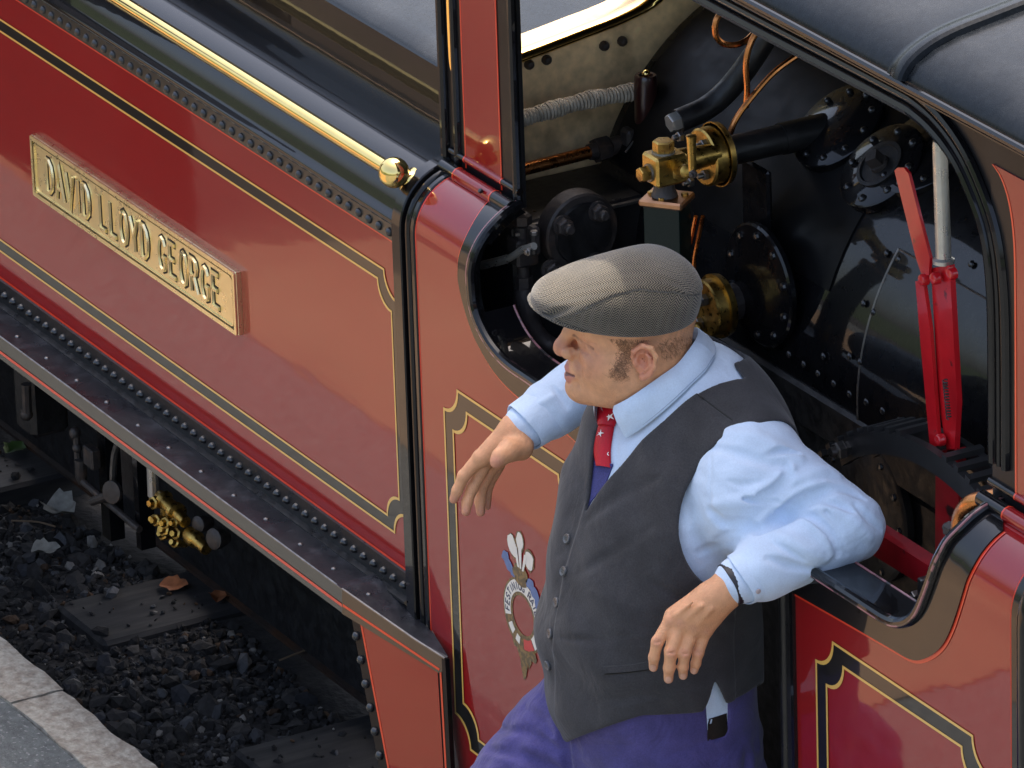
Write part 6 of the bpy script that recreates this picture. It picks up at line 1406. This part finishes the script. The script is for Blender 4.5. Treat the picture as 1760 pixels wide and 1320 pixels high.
# loose ballast: one mass of small stones, dark slag with some lighter chips
def ballast():
    rg = np.random.default_rng(11)
    t = (1 + 5 ** .5) / 2; ico = np.array([(-1, t, 0), (1, t, 0), (-1, -t, 0), (1, -t, 0), (0, -1, t), (0, 1, t), (0, -1, -t), (0, 1, -t), (t, 0, -1), (t, 0, 1), (-t, 0, -1), (-t, 0, 1)]) / math.sqrt(1 + t * t)
    F_ = np.array([(0, 11, 5), (0, 5, 1), (0, 1, 7), (0, 7, 10), (0, 10, 11), (1, 5, 9), (5, 11, 4), (11, 10, 2), (10, 7, 6), (7, 1, 8), (3, 9, 4), (3, 4, 2), (3, 2, 6), (3, 6, 8), (3, 8, 9), (4, 9, 5), (2, 4, 11), (6, 2, 10), (8, 6, 7), (9, 8, 1)])
    vs, fs, cs = [], [], []; N_ = 30000
    for i in range(N_):
        x = rg.uniform(-4.6, -.6) if i < 28500 else rg.uniform(-7, 4); y = rg.uniform(-.075, .66) if rg.random() < .93 else rg.uniform(.8, 1.3)
        sl = abs(((x + 7.35 + .4) % .8) - .4) < .11 and y > .39
        if sl and rg.random() < .91: continue
        r = rg.choice([.0045, .0075, .012, .019, .028], p=[.46, .31, .155, .055, .02]) * rg.uniform(.65, 1.1)
        sc_ = rg.uniform(.6, 1.3, 3) * np.array([1, 1, .62]); v = ico * rg.uniform(.72, 1.18, (12, 1)) * sc_ * r
        q = rg.normal(size=4); q /= np.linalg.norm(q); a, b_, c, d = q
        R_ = np.array([[1 - 2 * (c * c + d * d), 2 * (b_ * c - a * d), 2 * (b_ * d + a * c)], [2 * (b_ * c + a * d), 1 - 2 * (b_ * b_ + d * d), 2 * (c * d - a * b_)], [2 * (b_ * d - a * c), 2 * (c * d + a * b_), 1 - 2 * (b_ * b_ + c * c)]])
        zb = (-1.497 if sl else hgt(x, y)) + r * .25
        vs.append(v @ R_.T + [x, y, zb]); fs.append(F_ + 12 * len(cs))
        u = rg.random()
        if u < .80: col = np.array([.040, .037, .035]) * rg.uniform(.5, 1.6)
        elif u < .90: col = np.array([.085, .085, .088]) * rg.uniform(.7, 1.4)
        elif u < .96: col = np.array([.11, .065, .038]) * rg.uniform(.5, 1.2)
        else: col = np.array([.32, .29, .25]) * rg.uniform(.6, 1.2)
        if r > .02 and u > .9: col = np.array([.05, .05, .055])
        cs.append(np.tile(col, (12, 1)))
    me = bpy.data.meshes.new('ballast'); me.from_pydata(np.concatenate(vs).tolist(), [], np.concatenate(fs).tolist())
    a = me.attributes.new('tint', 'FLOAT_COLOR', 'POINT'); c = np.concatenate(cs); a.data.foreach_set('color', np.concatenate([c, np.ones((len(c), 1))], 1).astype(f32).ravel()); me.materials.append(MT['stone'])
    link('ballast', me, kind='stuff')
ballast()
# leaves and scraps on the ballast
MT['leaf_orange'] = paint('dead_leaf_orange', (.36, .13, .05), rough=.6, var=.3, var_scale=80); MT['leaf_green'] = paint('leaf_green', (.07, .13, .03), rough=.5, var=.2, var_scale=80)
MT['leaf_grey'] = paint('crumpled_grey', (.34, .32, .27), rough=.7, var=.3, var_scale=60); MT['twig'] = paint('dry_twig', (.22, .15, .09), rough=.8)
def leaf(name, px, py, s, rot, mat, label, cat, curl=.35, z=ZG + .02):
    c = at(px, py, Z=z); b = MB(); rows = []
    for t in np.linspace(0, 1, 9):
        w = s * .42 * math.sin(math.pi * min(1, t * .96 + .03)) ** .8 * (1 + .18 * math.sin(t * 19 + px)); u = (t - .5) * s
        rows.append([(u, k * w, curl * abs(k) * w * (1 + .5 * math.sin(7 * t)) + .25 * s * (t - .5) ** 2 + .004) for k in (-1, -.5, 0, .5, 1)])
    b.grid(rows); b.grid([[(p[0], p[1], p[2] - .0006) for p in r] for r in rows], flip=True); o = b.build(name, mat); o.location = c; o.rotation_euler = (.15, -.1, rot); o['label'] = label; o['category'] = cat
leaf('dead_leaf', 300, 1010, .060, .8, 'leaf_orange', 'curled orange dead leaf lying on the dark ballast near the rail', 'leaf')
leaf('fallen_leaf', 25, 774, .055, 2.0, 'leaf_green', 'bright green fallen leaf on the ballast beside the rail', 'leaf')
leaf('crumpled_paper', 105, 882, .085, .3, 'leaf_grey', 'crumpled pale grey scrap on the ballast below the brass injector', 'litter', .8)
leaf('pale_scrap', 80, 950, .06, 1.2, 'leaf_grey', 'small pale scrap beside the nearest visible sleeper end', 'litter', .6)
leaf('brown_leaf', 375, 1030, .045, 2.5, 'leaf_orange', 'small brown leaf beside the rusty rail', 'leaf', .5)
leaf('blue_chip', 232, 1025, .05, .4, 'crestblue', 'small blue grey slate chip on the ballast', 'stone', .1) if 'crestblue' in MT else None
for nm, a_, c_, lb in (('twig', (480, 1135), (542, 1112), 'thin dry twig lying on dark ballast near the riveted valance'), ('dry_stalk', (20, 895), (95, 905), 'long dry brown stalk lying across the ballast at the left edge')):
    b = MB(); p0, p1 = A(*a_, Z=ZG + .025), A(*c_, Z=ZG + .03); b.tube(spline([p0, (p0 + p1) / 2 + np.array([.004, .006, .004]), p1], 8), .0022, 6); o = b.build(nm, 'twig'); o['label'] = lb; o['category'] = 'twig'
# across the platform, seen only as reflections in the paint: a board added to darken them, and wooded hills
MT['standin_board'] = paint('dark_standin_board', (.010, .006, .005), spec=.1, rough=.9, var=.3, var_scale=20); MT['woods'] = paint('wooded_hill', (.035, .055, .02), rough=.9, var=.5, var_scale=.6)
H_ = empty('dark_standin', (-5, -1.1, ZPL), label='dark board added as hoarding on the platform reflected in the tank side', category='standin')
def hp(b, n, m_): o = b.build(n, m_, H_); o.matrix_parent_inverse = Matrix.Translation(-H_.location)
b = MB(); b.box((-8.5, -1.16, ZPL), (-3.50, -1.02, 1.5)); hp(b, 'wall', 'standin_board'); b = MB(); b.box((-8.55, -1.19, 1.5), (-3.45, -.99, 1.55), bev=.01); hp(b, 'capping', 'standin_board')
b = MB(); b.box((-3.58, -1.02, ZPL), (-3.48, -.98, 1.5), bev=.01); hp(b, 'post', 'standin_board')
rg = np.random.default_rng(4); b = MB(); rows = []
for k, t in enumerate(np.linspace(0, 2 * math.pi, 160)):
    h = 9 + 5 * math.sin(3 * t) + 3 * math.sin(7 * t + 1) + rg.uniform(-1, 1); rows.append([(math.cos(t) * r, math.sin(t) * r, z) for r, z in ((70, -1.6), (82, h * .5), (110, h), (190, h * 1.3))])
b.grid(rows, closed_u=False); b.build('hills', 'woods', kind='structure')
print('TIME', round(time.time() - T0, 1))
